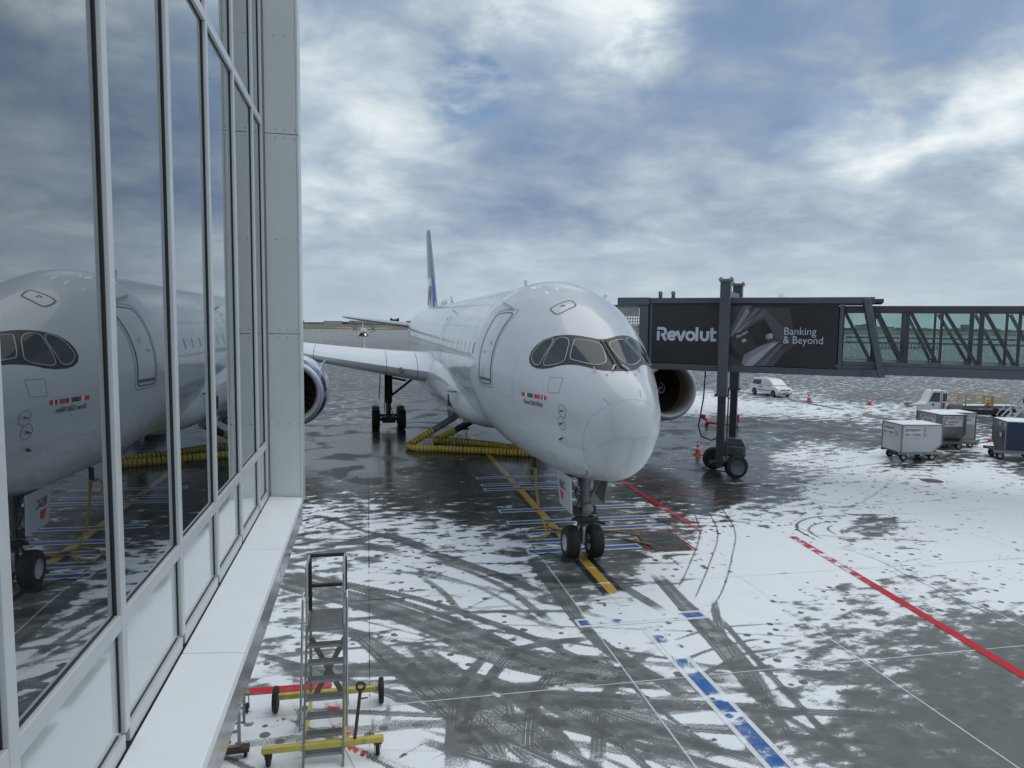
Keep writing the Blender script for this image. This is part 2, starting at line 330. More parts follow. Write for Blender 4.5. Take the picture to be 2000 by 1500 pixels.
for pts, wd, st, ribs in TRACKS:      # a wide band is several single tyre tracks side by side
    if wd < .42: LANES.append((pts, wd, st, ribs)); continue
    n_ = max(2, int(wd/.27)); LANES.append((pts, wd*1.0, .55, 0))
    P = [np.array(gxy(p)) for p in pts]
    for k in range(n_):
        o_ = (k-(n_-1)/2)*wd/n_*1.12; Q_ = []
        for i in range(len(P)):
            d_ = P[min(i+1, len(P)-1)]-P[max(i-1, 0)]; d_ = d_/max(1e-6, np.hypot(*d_)); Q_.append(tuple(P[i]+np.array([-d_[1], d_[0]])*(o_+r2.uniform(-.05, .05)*(1+i*.3))))
        LANES.append((Q_, r2.uniform(.17, .27), st*r2.uniform(.75, 1.0), 3))
TRACKS = LANES
TR = []
for ii_, (pts, wd, st, ribs) in enumerate(TRACKS+EXTRA):
    P = [gxy(p) if p[0] > 60 else p for p in pts] if ii_ < len(TRACKS) else pts; Q = []
    for i in range(len(P)-1):   # catmull-rom so that wheel tracks bend smoothly
        p0, p1, p2, p3 = P[max(i-1, 0)], P[i], P[i+1], P[min(i+2, len(P)-1)]
        for k in range(7):
            t = k/7; Q.append(tuple(.5*(2*p1[j]+(p2[j]-p0[j])*t+(2*p0[j]-5*p1[j]+4*p2[j]-p3[j])*t*t+(3*p1[j]-p0[j]-3*p2[j]+p3[j])*t**3) for j in (0, 1)))
    Q.append(P[-1]); TR.append((np.array(Q), wd, st, ribs))
def attrs(x, y):
    x = np.asarray(x, np.float64); y = np.asarray(y, np.float64)
    snow = idw(x, y, SNOW, 3.4); wet = idw(x, y, WET, 3.0)
    tu = np.zeros(len(x), np.float32); ta = np.zeros(len(x), np.float32)
    for Q, wd, st, ribs in TR:
        h = wd*.43; e = max(.03, wd*.10)
        mrg = h+e+.1
        sel = np.where((x > Q[:, 0].min()-mrg) & (x < Q[:, 0].max()+mrg) & (y > Q[:, 1].min()-mrg) & (y < Q[:, 1].max()+mrg))[0]
        if not len(sel): continue
        sx, sy = x[sel], y[sel]; best = np.full(len(sel), 1e9); bs = np.zeros(len(sel)); along = np.zeros(len(sel)); acc = 0.0
        for i in range(len(Q)-1):
            d = Q[i+1]-Q[i]; L = max(1e-6, np.hypot(*d)); d = d/L
            rx, ry = sx-Q[i, 0], sy-Q[i, 1]; t = rx*d[0]+ry*d[1]; c = np.clip(t, 0, L)
            dd = np.hypot(rx-c*d[0], ry-c*d[1]); s = rx*d[1]-ry*d[0]; bt = dd < best
            best[bt] = dd[bt]; bs[bt] = (np.sign(s)*dd)[bt]; along[bt] = (acc+c)[bt]; acc += L
        fade = np.clip(along/(.8), 0, 1)*np.clip((acc-along)/.8, 0, 1)
        a = np.clip((h+e-best)/(2*e), 0, 1); a = (a*a*(3-2*a)*st*(.25+.75*fade)).astype(np.float32)
        snow[sel] *= (1-a*.22)
        better = a > ta[sel]; k = sel[better]
        ta[k] = a[better]; tu[k] = (bs[better]/wd*ribs).astype(np.float32)
    return snow, wet, ta, tu
def put_attrs(me):
    n = len(me.vertices); co = np.empty(n*3, np.float32); me.vertices.foreach_get('co', co); co = co.reshape(-1, 3)
    for nm, arr in zip(('snow', 'wet', 'track', 'rib'), attrs(co[:, 0], co[:, 1])):
        me.attributes.new(nm, 'FLOAT', 'POINT').data.foreach_set('value', np.ascontiguousarray(arr, np.float32))
def apron_mat(name, base=None, cover=0.0, wear=.45):
    mt = bpy.data.materials.new(name); mt.use_nodes = True; N = NT(mt.node_tree); N.n.clear()
    pos = N('ShaderNodeNewGeometry').outputs['Position']
    at = lambda k: N('ShaderNodeAttribute', attribute_name=k).outputs['Fac']
    snow, wet, trk, rib = at('snow'), at('wet'), at('track'), at('rib')
    rot = N('ShaderNodeMapping', {'Vector': pos}); rot.inputs['Rotation'].default_value = (0, 0, R(-32)); rot.inputs['Scale'].default_value = (.75, 1.35, 1)
    A = N.noise(rot, .95, 4, .5, .3); B = N.noise(rot, 4.6, 6, .66, .3); I_ = N.noise(rot, 1.9, 2, .4, .25); C_ = N.noise(pos, 38, 3, .6); D = N.noise(pos, 130, 2, .5)
    cen = lambda n, k: N.math('MULTIPLY', N.math('SUBTRACT', n, .5), k)
    aamp = N('ShaderNodeMapRange', {0: N('ShaderNodeVectorMath', {0: pos}, operation='LENGTH').outputs['Value'], 1: 26, 2: 60, 3: .6, 4: 1.05})
    v = N.math('ADD', N.math('ADD', snow, N.math('MULTIPLY', N.math('SUBTRACT', A, .5), aamp)), N.math('ADD', N.math('ADD', cen(B, 1.0), cen(I_, 1.15)), N.math('MULTIPLY', N.math('ADD', cen(C_, .62), cen(D, .38)), N('ShaderNodeMapRange', {0: N('ShaderNodeVectorMath', {0: pos}, operation='LENGTH').outputs['Value'], 1: 30, 2: 70, 3: 1.0, 4: .35}))))
    groove = N.math('MULTIPLY', N.math('MULTIPLY', N.math('SINE', N.math('MULTIPLY', rib, 6.2832)), trk), .06)
    rline = N.math('MULTIPLY', N.math('MULTIPLY', N.ss(N.math('SINE', N.math('MULTIPLY', rib, 6.2832)), .80, .97), N.ss(trk, .3, .7)), N.math('MULTIPLY', N.ss(N.math('ADD', C_, cen(A, 2.4)), .50, .66), .34))
    v = N.math('ADD', v, groove)
    # footprints and drip holes melted through the thin snow
    vor = N('ShaderNodeTexVoronoi', {'Vector': pos, 'Scale': 3.3, 'Randomness': 1.0}); vsep = N('ShaderNodeSeparateColor', {0: vor.outputs['Color']})
    rad = N.math('MULTIPLY', N.ss(vsep.outputs[0], .25, 1.0), .31)
    vd = N.math('ADD', vor.outputs['Distance'], cen(C_, .16))
    hole = N.math('MULTIPLY', N.ss(N.math('SUBTRACT', vd, rad), .05, -.03), N.ss(N.noise(pos, .33, 2), .34, .50))
    hole = N.math('MULTIPLY', hole, N.ss(snow, .99, .88))
    v = N.math('SUBTRACT', v, N.math('MULTIPLY', hole, .62))
    v = N.math('SUBTRACT', v, cover)
    msk = N.ss(v, .45, .57)
    dust = N.math('MULTIPLY', N.ss(N.math('ADD', v, cen(D, .5)), .20, .58), .17)
    tn = N.math('ADD', trk, N.math('ADD', cen(C_, 1.1), N.math('ADD', cen(D, .8), cen(B, .5))))
    tm = N.math('MULTIPLY', N.ss(tn, .34, .56), .95)
    tm = N.math('MULTIPLY', tm, N.ss(trk, .04, .12))
    tm = N.math('MULTIPLY', tm, N.math('SUBTRACT', 1.0, N.math('MULTIPLY', rline, 1.9), clamp=True))
    msk = N.math('MULTIPLY', msk, N.math('SUBTRACT', 1.0, tm)); dust = N.math('MULTIPLY', dust, N.math('SUBTRACT', 1.0, N.math('MULTIPLY', tm, .55)))
    full = N.math('MAXIMUM', msk, dust)
    # concrete
    E_ = N.noise(pos, .22, 5, .6); H_ = N.noise(pos, 2.3, 6, .65)
    if base is None:
        con = N.mix(E_, rgb(.120, .132, .129), rgb(.195, .208, .20))
        con = N.mix(N.math('MULTIPLY', N.ss(H_, .42, .75), .45), con, rgb(.085, .09, .09))
    else:
        con = N.mix(N.math('MULTIPLY', N.ss(N.math('ADD', H_, cen(C_, .5)), .5, .72), wear), rgb(*base), rgb(.10, .105, .105))
    wn = N.ss(N.math('ADD', wet, cen(N.noise(rot, .55, 5, .6), 1.1)), .35, .75)
    wn = N.math('MAXIMUM', wn, N.math('MULTIPLY', trk, .75))
    dk = N.mix(wn, con, rgb(.33, .335, .34) if base is None else rgb(.80, .80, .82), 'MULTIPLY')
    dk = N.mix(wn, con, dk)
    sc_ = N.mix(N.noise(pos, 1.7, 5), rgb(.76, .80, .83), rgb(.87, .885, .90))
    col = N.mix(full, dk, sc_)
    rdry = N('ShaderNodeMapRange', {0: C_, 1: .3, 2: .7, 3: .45, 4: .7})
    pud = N.ss(N.math('ADD', wet, cen(N.noise(pos, .5, 3, .5, .4), 1.5)), .70, .95)
    pud = N.math('MULTIPLY', pud, N('ShaderNodeMapRange', {0: N('ShaderNodeVectorMath', {0: pos}, operation='LENGTH').outputs['Value'], 1: 38, 2: 80, 3: 1.0, 4: .25}))
    rwet = N('ShaderNodeMapRange', {0: pud, 3: .42, 4: .16})
    rg = N.mix(wn, rdry, rwet)
    rg = N.mix(full, rg, rgb(.8, .8, .8))
    hgt = N.math('ADD', N.math('MULTIPLY', msk, 1.0), N.math('ADD', N.math('MULTIPLY', C_, .35), N.math('MULTIPLY', D, .12)))
    bmp = N('ShaderNodeBump', {'Height': hgt, 'Distance': .012}); N.set(bmp, 'Strength', N('ShaderNodeMapRange', {0: N.math('MULTIPLY', pud, N.math('SUBTRACT', 1.0, msk)), 3: .55, 4: .06}))
    p = N('ShaderNodeBsdfPrincipled', {'Base Color': col, 'Roughness': rg, 'Normal': bmp, 'IOR': 1.4, 'Specular IOR Level': N('ShaderNodeMapRange', {0: wn, 3: .15, 4: .30})})
    N('ShaderNodeOutputMaterial', {0: p}); return mt
def grow(a, b, step, g):
    out = [a]; s = step
    while out[-1] < b: out.append(out[-1]+s); s *= g
    return out
SP = .045
xs = [-v for v in grow(4.0, 3000, SP, 1.045)][::-1]+list(np.arange(-4+SP, 17, SP))+grow(17, 3500, SP, 1.035)
ys = [9.0]
while ys[-1] < 4200: ys.append(ys[-1]+max(SP, .055*(ys[-1]/14)**1.45))
ys = [-60, -20, 0, 4, 6, 7.5, 8.4]+ys
xs = np.array(xs); ys = np.array(ys); nx, ny = len(xs), len(ys)
XX, YY = np.meshgrid(xs, ys); V = np.stack([XX.ravel(), YY.ravel(), np.zeros(nx*ny)], -1).astype(np.float32)
ii = (np.arange(ny-1)[:, None]*nx+np.arange(nx-1)[None, :]).ravel(); FA = np.stack([ii, ii+1, ii+nx+1, ii+nx], -1).astype(np.int32)
me = bpy.data.meshes.new('apron'); me.vertices.add(len(V)); me.vertices.foreach_set('co', V.ravel())
me.loops.add(len(FA)*4); me.loops.foreach_set('vertex_index', FA.ravel()); me.polygons.add(len(FA)); me.polygons.foreach_set('loop_start', np.arange(len(FA), dtype=np.int32)*4)
me.update(calc_edges=True); put_attrs(me); me.materials.append(apron_mat('apron_concrete')); link('apron', me, kind='structure')
print('apron verts', len(V))
PAINT = {'white': apron_mat('paint_white', (.70, .72, .72), .08, .15), 'blue': apron_mat('paint_blue', (.03, .125, .36), .12, .3), 'red': apron_mat('paint_red', (.50, .035, .045), .14, .25),
         'yellow': apron_mat('paint_yellow', (.56, .34, .045), .10, .4), 'black': apron_mat('paint_black', (.022, .022, .024), .10, .2), 'fine_red': apron_mat('paint_fine_red', (.42, .05, .055), .15, .6), 'fill': apron_mat('joint_snow', (.60, .63, .66), -.1, .3)}
PAINT['red_bare'] = apron_mat('paint_red_bare', (.52, .035, .045), .45, .25); PAINT['red_part'] = apron_mat('paint_red_part', (.52, .035, .045), .06, .25)
PAINT['joint'] = apron_mat('joint_dark', (.03, .03, .032), .2, .1)
def sheet(name, path, wd, paint, z, step=.12):
    """a painted stripe along a path on the apron"""
    P = [Vector((p[0], p[1])) for p in path]; Q = [P[0]]
    for a, b in zip(P, P[1:]):
        L = (b-a).length; n = max(1, int(L/max(step, a.y*.01))); Q += [a+(b-a)*(k+1)/n for k in range(n)]
    L, Rr = stroke(Q, wd); mb = MB(); k = max(1, min(6, int(wd/.06))); n = len(Q)
    vs = []
    for i in range(n): vs += [(*(L[i].lerp(Rr[i], j/k)), z) for j in range(k+1)]
    mb.add(vs, [(i*(k+1)+j, i*(k+1)+j+1, (i+1)*(k+1)+j+1, (i+1)*(k+1)+j) for i in range(n-1) for j in range(k)])
    o = mb.build(name, PAINT[paint], kind='structure', smooth=0)
    put_attrs(o.data)
    if o.data.polygons[0].normal.z < 0: o.data.flip_normals()
    return o
CX = 6.54
for X in (0.0, 5.3, 10.62, 15.9, 21.2): 
    if X < 12: sheet('slab_joint', [(X, 21.0), (X, 60)], .035, 'joint', .004)
    sheet('slab_joint', [(X, 9.2), (X, 20.9)], .035 if X else .018, 'fill' if X else 'joint', .004)
for Y in (13.2, 18.5, 23.9): sheet('slab_joint', [(-3, Y), (26, Y)], .03, 'fill' if Y < 14 else 'joint', .005)
for Y in (29.2, 34.5, 39.8): sheet('slab_joint', [(-3, Y), (24, Y)], .03, 'joint', .005)
sheet('yellow_line_border', [(CX, 17.2), (CX, 130)], .66, 'black', .008); sheet('yellow_line', [(CX, 17.0), (CX, 130)], .30, 'yellow', .014)
sheet('yellow_line', [(-.9, 150), (-1.3, 330)], .35, 'yellow', .014)
for Y, x1, dg in [(32.62, 9.6, ''), (31.15, 9.4, ''), (30.27, 10.3, '4'), (26.65, 10.6, '6'), (25.0, 10.6, '5'), (23.8, 10.65, ''), (22.67, 9.05, ''), (21.67, 8.8, ''), (16.13, 8.4, '')]:
    sheet('stop_bar_border', [(4.96, Y), (x1+(.72 if dg else 0), Y)], .50, 'white', .010); sheet('stop_bar', [(5.04, Y), (x1-.04, Y)], .27, 'blue', .0165)
    if dg:
        mb = letters(MB(), dg, .46, (x1+.55, Y-.17, .0165), (0, 1, 0), (-1, 0, 0), bold=.012); o = mb.build('stop_bar_number', PAINT['black'], kind='structure', smooth=0); put_attrs(o.data)
sheet('stand_line_border', [(6.68, 15.7), (6.68, 9.2)], .52, 'white', .010); sheet('stand_line', [(6.68, 15.6), (6.68, 9.2)], .30, 'blue', .0165)
sheet('red_line', [(11.62, 36), (11.62, 23.0)], .24, 'red', .012); sheet('red_line', [(11.62, 22.98), (11.3, 22.2), (10.9, 21.5)], .10, 'fine_red', .012)
sheet('red_line', [(14.5, 21.8), (13.9, 15.5), (13.5, 11.3), (13.3, 9.2)], .27, 'red_bare', .012)
sheet('red_line', [gxy(p) for p in [(484, 1352), (560, 1346), (648, 1338)]], .26, 'red_bare', .012)
sheet('red_line', [gxy(p) for p in [(648, 1362), (656, 1395), (672, 1432), (695, 1468), (722, 1520)]], .28, 'red_part', .0125)
for a, b in [((1268, 908), (1400, 922)), ((1244, 928), (1400, 964)), ((1290, 893), (1420, 903)), ((1230, 938), (1320, 952)), ((1300, 962), (1400, 976)), ((1270, 950), (1500, 985)), ((1330, 878), (1460, 884)), ((1430, 905), (1620, 938)), ((1420, 880), (1600, 905)), ((1440, 952), (1640, 985))]:
    sheet('red_hatch_line', [gxy(a), gxy(b)], .07, 'fine_red', .012)
for pts in [[(1360, 800), (1560, 838), (1800, 882)], [(1330, 860), (1480, 880)], [(1550, 1012), (1560, 1030), (1600, 1045), (1660, 1050)], [(1700, 1052), (1830, 1058)]]: sheet('red_line', [gxy(p) for p in pts], .1, 'fine_red', .0125)
# fuelling pit with a red frame and two steel lids
pit = thing('hydrant_pit', 'dark steel pit lids in a red painted frame beside the nose wheels', 'pit cover', (9.72, 22.05, 0))
steel_dk = mat('steel_dark', (.05, .053, .055), .45, .3, .25, 6, .2, dirt=.5, dirtcol=(.3, .32, .33))
for sx, sy, w_, h_ in [(0, -1.07, 1.62, .06), (0, 1.07, 1.62, .06), (-.75, 0, .06, 2.2), (.75, 0, .06, 2.2)]:
    MB().box((sx-w_/2, sy-h_/2, .004), (sx+w_/2, sy+h_/2, .018)).build('frame', mat('pit_red', (.30, .03, .035), .5, var=.3, dirt=.8, dirtcol=(.5, .5, .5)), pit)
for a, b in ((-.98, -.02), (.02, .98)): MB().cbox((-.66, a, .002), (.66, b, .035), .012).build('lid', steel_dk, pit)
mh = MB().lathe([(0, .001), (.02, .001), (.02, .42), (.0, .5)], (0, 0, 0), 'z', 36).build('manhole_cover', mat('rust_iron', (.10, .075, .065), .6, .2, .3, 8, .3), label='round rusty manhole cover lying open to view in the snow', cat='manhole cover', loc=None)
q = G(1820, 939); mh.location = (q.x, q.y, .003)
# far field
gm = mat('dry_grass', (.125, .10, .062), .9, var=.35, scale=.02, dirt=.5, dirtcol=(.07, .075, .05))
MB().quad((-2500, 690, .3), (3500, 690, .3), (3500, 1750, .3), (-2500, 1750, .3)).build('grass_field', gm, kind='structure', smooth=0)
# ------------------------------------------------------------------ airliner
K = np.array([(0.0, 4.501, 4.501, 0.0, 4.501), (0.06, 4.956, 4.369, 0.321, 4.514), (0.25, 5.372, 4.09, 0.603, 4.584), (0.6, 5.732, 3.622, 0.893, 4.697), (1.0, 5.971, 3.217, 1.085, 4.818), (1.6, 6.266, 3.007, 1.304, 4.978), (2.3, 6.611, 2.869, 1.571, 5.128), (3.2, 7.071, 2.725, 1.876, 5.289), (4.2, 7.575, 2.588, 2.19, 5.445), (5.4, 8.106, 2.571, 2.549, 5.57), (6.8, 8.576, 2.572, 2.858, 5.675), (8.4, 8.826, 2.631, 2.988, 5.733), (10.0, 8.79, 2.7, 2.98, 5.75), (46.0, 8.79, 2.7, 2.98, 5.75), (52.0, 8.77, 3.35, 2.85, 6.05), (57.0, 8.65, 4.55, 2.35, 6.6), (62.0, 8.35, 5.95, 1.45, 7.2), (65.5, 7.95, 6.9, 0.65, 7.45), (66.8, 7.7, 7.2, 0.25, 7.45)])
PX0, PT0 = 6.58, 16.68
def pchip(x, y, xq):
    h = np.diff(x); d = np.diff(y)/h; mm = np.zeros_like(y)
    for i in range(1, len(x)-1):
        if d[i-1]*d[i] > 0:
            w1 = 2*h[i]+h[i-1]; w2 = h[i]+2*h[i-1]; mm[i] = (w1+w2)/(w1/d[i-1]+w2/d[i])
    mm[0] = d[0]; mm[-1] = d[-1]
    i = np.clip(np.searchsorted(x, xq, side='right')-1, 0, len(x)-2); s = (xq-x[i])/h[i]
    return ((1+2*s)*(1-s)**2*y[i]+s*(1-s)**2*h[i]*mm[i]+s*s*(3-2*s)*y[i+1]+s*s*(s-1)*h[i]*mm[i+1])
KU = np.sqrt(K[:, 0])
def prof(t):
    u = np.sqrt(np.maximum(np.asarray(t, float), 0)); return [pchip(KU, K[:, j], u) for j in (1, 2, 3, 4)]
def fus(t, ph):
    """skin of the fuselage, aeroplane axes: x to starboard side of the picture is negative, y aft, z up; ph in degrees from the crown, + = starboard"""
    top, bot, wd, zc = prof(t); p = np.radians(ph); c = np.cos(p)
    return np.stack([-wd*np.sin(p)+0*zc, np.asarray(t, float)+0*p, np.where(c >= 0, zc+(top-zc)*c, zc+(zc-bot)*c)], -1)
def fus_n(t, ph):
    t = np.asarray(t, float); a = fus(t+.01, ph)-fus(np.maximum(t-.01, .0005), ph); b = fus(t, ph+.3)-fus(t, ph-.3); n = np.cross(a, b); n /= np.linalg.norm(n, axis=-1, keepdims=True)+1e-12
    top, bot, wd, zc = prof(t); out = fus(t, ph)-np.stack([0*t, t, zc+0*t], -1); sg = np.sign((n*out).sum(-1, keepdims=True)); return n*np.where(sg == 0, 1, sg)
def skin(t, ph, off=.0): t = np.asarray(t, float); ph = np.asarray(ph, float); return fus(t, ph)+fus_n(t, ph)*off
def phi_at(t, z):
    top, bot, wd, zc = [float(q[0]) for q in prof(np.array([t]))]
    c = (z-zc)/(top-zc) if z >= zc else (z-zc)/(zc-bot); return math.degrees(math.acos(max(-1, min(1, c))))
white = mat('airliner_white', (.52, .552, .575), .32, var=.03, scale=.5, coat=.75, crough=.07, bump=.03, dirt=.22, dirtcol=(.38, .40, .41))
greyw = mat('airliner_belly', (.58, .60, .615), .2, var=.05, scale=.7, coat=.6)
wingw = mat('wing_white', (.72, .75, .78), .38, var=.05, scale=1.0, coat=.25)
blue = mat('airliner_blue', (.03, .055, .26), .2, var=.05, coat=.8)
seam = mat('seam_grey', (.10, .11, .12), .5); seam2 = mat('seam_light', (.36, .375, .385), .45)
maskm = mat('cockpit_black', (.018, .018, .020), .42, coat=.05)
cglass = glass('cockpit_glass', (.1, .1, .1), .03, (.030, .037, .040), see=False, fk=.55)
silver = mat('bare_metal', (.62, .63, .64), .26, .95, .06); lipm = mat('inlet_lip', (.42, .43, .45), .5, .6, .06)
darkm = mat('gear_dark', (.035, .036, .038), .5, .3, .3, 8, .1); gearm = mat('gear_grey', (.16, .165, .17), .45, .3, .3, 8, .1, dirt=.6)
rubber = mat('rubber', (.012, .012, .013), .7, var=.3, scale=6, bump=.15, dirt=.25, dirtcol=(.12, .12, .12)); rimw = mat('rim_white', (.50, .51, .52), .4, .2, dirt=.5)
plane = thing('airliner', 'big white wide-body airliner parked nose-on at the stand, black band round its cockpit windows', 'airliner', (PX0, PT0, 0))
ts = np.concatenate([[1e-4], (np.linspace(.05, 1, 44)**2)*3.4, np.linspace(3.65, 12, 36), np.linspace(13.5, 46, 24), np.linspace(47, 66.75, 24)])
NP = 112; ph = np.linspace(-180, 180, NP+1)[:-1]
TT, PP_ = np.meshgrid(ts, ph, indexing='ij'); S = fus(TT.ravel(), PP_.ravel())
fm = MB(); nt = len(ts)
fm.add(S, [(i*NP+j, i*NP+(j+1) % NP, (i+1)*NP+(j+1) % NP, (i+1)*NP+j) for i in range(nt-1) for j in range(NP)]+[tuple((nt-1)*NP+j for j in range(NP)), tuple(range(NP))])
fuselage = fm.build('fuselage', white, plane, smooth=60)
def patch(name, poly, off, m_, parent, step=(.07, 4.0), label=None):
    """panel lying on the skin: outline in (t, phi), filled with a fine mesh, with a turned-down edge"""
    P = [Vector(p) for p in poly]; B = []
    for a, b in zip(P, P[1:]+P[:1]):
        n = max(1, int(max(abs(b.x-a.x)/step[0], abs(b.y-a.y)/step[1]))); B += [a.lerp(b, k/n) for k in range(n)]
    x0, x1 = min(p.x for p in B), max(p.x for p in B); y0, y1 = min(p.y for p in B), max(p.y for p in B)
    I = []
    for i in range(1, int((x1-x0)/step[0])+1):
        for j in range(1, int((y1-y0)/step[1])+1):
            p = Vector((x0+i*step[0], y0+j*step[1]))
            if min(((p.x-q.x)/step[0])**2+((p.y-q.y)/step[1])**2 for q in B) > .12: I.append(p)
    n = len(B); sc_ = Vector((1, .035))
    vo, _, fo, _, _, _ = delaunay_2d_cdt([Vector((q.x*sc_.x, q.y*sc_.y)) for q in B+I], [(i, (i+1) % n) for i in range(n)], [list(range(n))], 1, 1e-6)
    t = np.array([v.x for v in vo]); p = np.array([v.y/sc_.y for v in vo]); up_ = skin(t, p, off)
    mb = MB(); mb.add(up_, [tuple(f) for f in fo])
    lo = skin([q.x for q in B], [q.y for q in B], -.004); hi = skin([q.x for q in B], [q.y for q in B], off)
    mb.add(np.concatenate([lo, hi]), [(i, (i+1) % n, n+(i+1) % n, n+i) for i in range(n)])
    return mb.build(name, m_, parent, label=label, smooth=50)
def ribbon(mb, path, wd, off, closed=False, mi=0, step=.08):
    P = [Vector(p) for p in path]+([Vector(path[0])] if closed else []); Q = []
    for a, b in zip(P, P[1:]):
        n = max(1, int(max(abs(b.x-a.x)/step, abs(b.y-a.y)/3.0))); Q += [a.lerp(b, k/n) for k in range(n)]
    if not closed: Q.append(P[-1])
    t = np.array([q.x for q in Q]); p = np.array([q.y for q in Q]); S_ = skin(t, p, off); N_ = fus_n(t, p); n = len(Q)
    if closed: T_ = np.roll(S_, -1, 0)-np.roll(S_, 1, 0)
    else: T_ = np.gradient(S_, axis=0)
    sd_ = np.cross(T_, N_); sd_ /= np.linalg.norm(sd_, axis=-1, keepdims=True)+1e-9
    a = S_+sd_*wd/2; b = S_-sd_*wd/2
    r_ = range(n) if closed else range(n-1)
    return mb.add(np.concatenate([a, b, a-N_*(off+.004), b-N_*(off+.004)]), [q for i in r_ for q in [(i, (i+1) % n, n+(i+1) % n, n+i), (i, 2*n+i, 2*n+(i+1) % n, (i+1) % n), (n+i, n+(i+1) % n, 3*n+(i+1) % n, 3*n+i)]], mi)
def smooth_loop(P, k=4):
    P = [np.array(p, float) for p in P]; n = len(P); out = []
    for i in range(n):
        p0, p1, p2, p3 = P[i-1], P[i], P[(i+1) % n], P[(i+2) % n]
        for j in range(k):
            t = j/k; out.append(tuple(.5*(2*p1+(p2-p0)*t+(2*p0-5*p1+4*p2-p3)*t*t+(3*p1-p0-3*p2+p3)*t**3)))
    return out
half = [(2.80, 0), (2.86, 6), (2.99, 12), (3.235, 20.7), (3.431, 27.6), (3.633, 35.3), (3.83, 44), (3.92, 51.5), (3.95, 58.5), (3.89, 64), (3.77, 67.2), (3.58, 68.6), (3.332, 67.6), (3.045, 64.4), (2.787, 59.3), (2.563, 52.4), (2.342, 46.1), (2.12, 40.2), (1.838, 34), (1.568, 28.2), (1.345, 19.5), (1.225, 9), (1.20, 0)]
full = half+[(t, -p) for t, p in half[-2:0:-1]]
patch('cockpit_mask', full, .008, maskm, fuselage, step=(.06, 3.0))
W1 = [(3.045, 22.2), (2.86, 14.5), (2.70, 8), (2.55, 4.6), (2.38, 4.2), (2.05, 6.0), (1.74, 9.6), (1.64, 13.5), (1.655, 21.0), (1.875, 29.3), (2.20, 36.0), (2.40, 39.2), (2.52, 38.0), (2.86, 28.7), (3.02, 24.5)]
W2 = [(3.43, 32.5), (3.30, 29.2), (3.15, 28.6), (2.94, 32.0), (2.60, 42.2), (2.555, 46.8), (2.67, 52.5), (2.99, 60.2), (3.125, 60.6), (3.20, 58), (3.38, 43), (3.475, 36.8)]
W3 = [(3.63, 38.5), (3.525, 39.3), (3.40, 45), (3.30, 60), (3.345, 64.2), (3.53, 65.6), (3.72, 63.8), (3.82, 60.3), (3.825, 53), (3.77, 44.2)]
rim_light = mat('window_edge', (.42, .43, .43), .35, .4)
for Wp in (W1, W2, W3):
    for sg in (1, -1):
        L_ = smooth_loop([(t, p*sg) for t, p in Wp], 3)
        wn_ = patch('cockpit_window', L_, .013, cglass, fuselage, step=(.08, 4))
        ribbon(MB(), L_, .022, .017, True).build('window_rim', rim_light, wn_, smooth=50)
# wipers, held at the centre post
for sg in (1, -1):
    b_ = skin([1.22, 1.34, 1.42], [11*sg, 7*sg, 4.5*sg], .05)
    wp = MB().tube(b_, .028, 8).build('wiper', rimw, fuselage)
    l_ = skin([1.36, 1.7, 2.1, 2.5, 2.72], [3.6*sg, 3.0*sg, 2.6*sg, 2.3*sg, 2.1*sg], .045); MB().tube(l_, .022, 6).build('blade', darkm, wp)
for t, p in [(1.42, 30), (1.42, -30)]: MB().tube([skin(t, p, -.01), skin(t+.14, p-1.5*np.sign(p), .08)], .02, 6).build('washer_nozzle', rimw, fuselage)
for t, p in [(1.16, 20), (1.16, -20)]: MB().lathe([(0, .001), (.0, .03), (-.02, .03)], skin(t, p, .006), 'z', 10).build('drain_hole', seam, fuselage)
# radome seam and lightning strips
rl = [(.80+.06*math.cos(math.radians(a))*-1+.18*(1-math.cos(math.radians(a)))/2*1.3-(.35 if False else 0), a) for a in range(-180, 181, 6)]
rl = [(.28+1.28*((1-math.cos(math.radians(a)))/2)**1.25, a) for a in range(-180, 181, 6)]
ribbon(MB(), rl, .009, .0025, step=.03).build('radome_seam', seam2, fuselage)
ribbon(MB(), [(1.62, 146), (1.85, 152), (2.3, 158), (2.9, 161), (3.6, 163.5)], .03, .004).build('gear_bay_seam', seam, fuselage)
for a in (47, -20, 120): ribbon(MB(), [(.34+.95*((1-math.cos(math.radians(a)))/2)**1.2, a), (.52+.95*((1-math.cos(math.radians(a)))/2)**1.2, a)], .025, .004).build('lightning_strip', seam2, fuselage)
# forward door and its outline
D1 = [(6.25, 48.5), (6.16, 50.5), (5.93, 73), (5.97, 93.5), (6.06, 96), (6.95, 96.6), (7.06, 94.8), (6.99, 73), (7.24, 50.8), (7.15, 48.6)]
def rdoor(t0, t1, z0, z1, lean=0.0, r_=.16):
    out = []
    for (cx, cz, a0) in [(t0+r_, z1-r_, 90), (t0+r_, z0+r_, 180), (t1-r_, z0+r_, 270), (t1-r_, z1-r_, 0)]:
        for k in range(5):
            a = math.radians(a0+k*22.5); t = cx+r_*math.cos(a); z = cz+r_*math.sin(a); out.append((t+lean*(z-z0), phi_at(t, z)))
    return out
door = patch('door', rdoor(5.92, 6.98, 5.32, 7.58, .1), .006, white, fuselage)
ribbon(MB(), rdoor(5.92, 6.98, 5.32, 7.58, .1), .045, .011, True).build('door_seal', seam, door)
ribbon(MB(), rdoor(5.80, 7.10, 5.22, 7.68, .1), .07, .003, True).build('door_surround', mat('surround_grey', (.33, .345, .355), .4), fuselage)
ribbon(MB(), [(5.97, phi_at(5.97, 5.46)), (7.0, phi_at(6.95, 5.46))], .10, .013).build('sill_plate', seam, door)
MB().lathe([(0, .001), (.03, .001), (.03, .10), (0, .11)], skin(6.42, phi_at(6.42, 6.62), .0), 'x', 16).build('door_window', seam2, door)
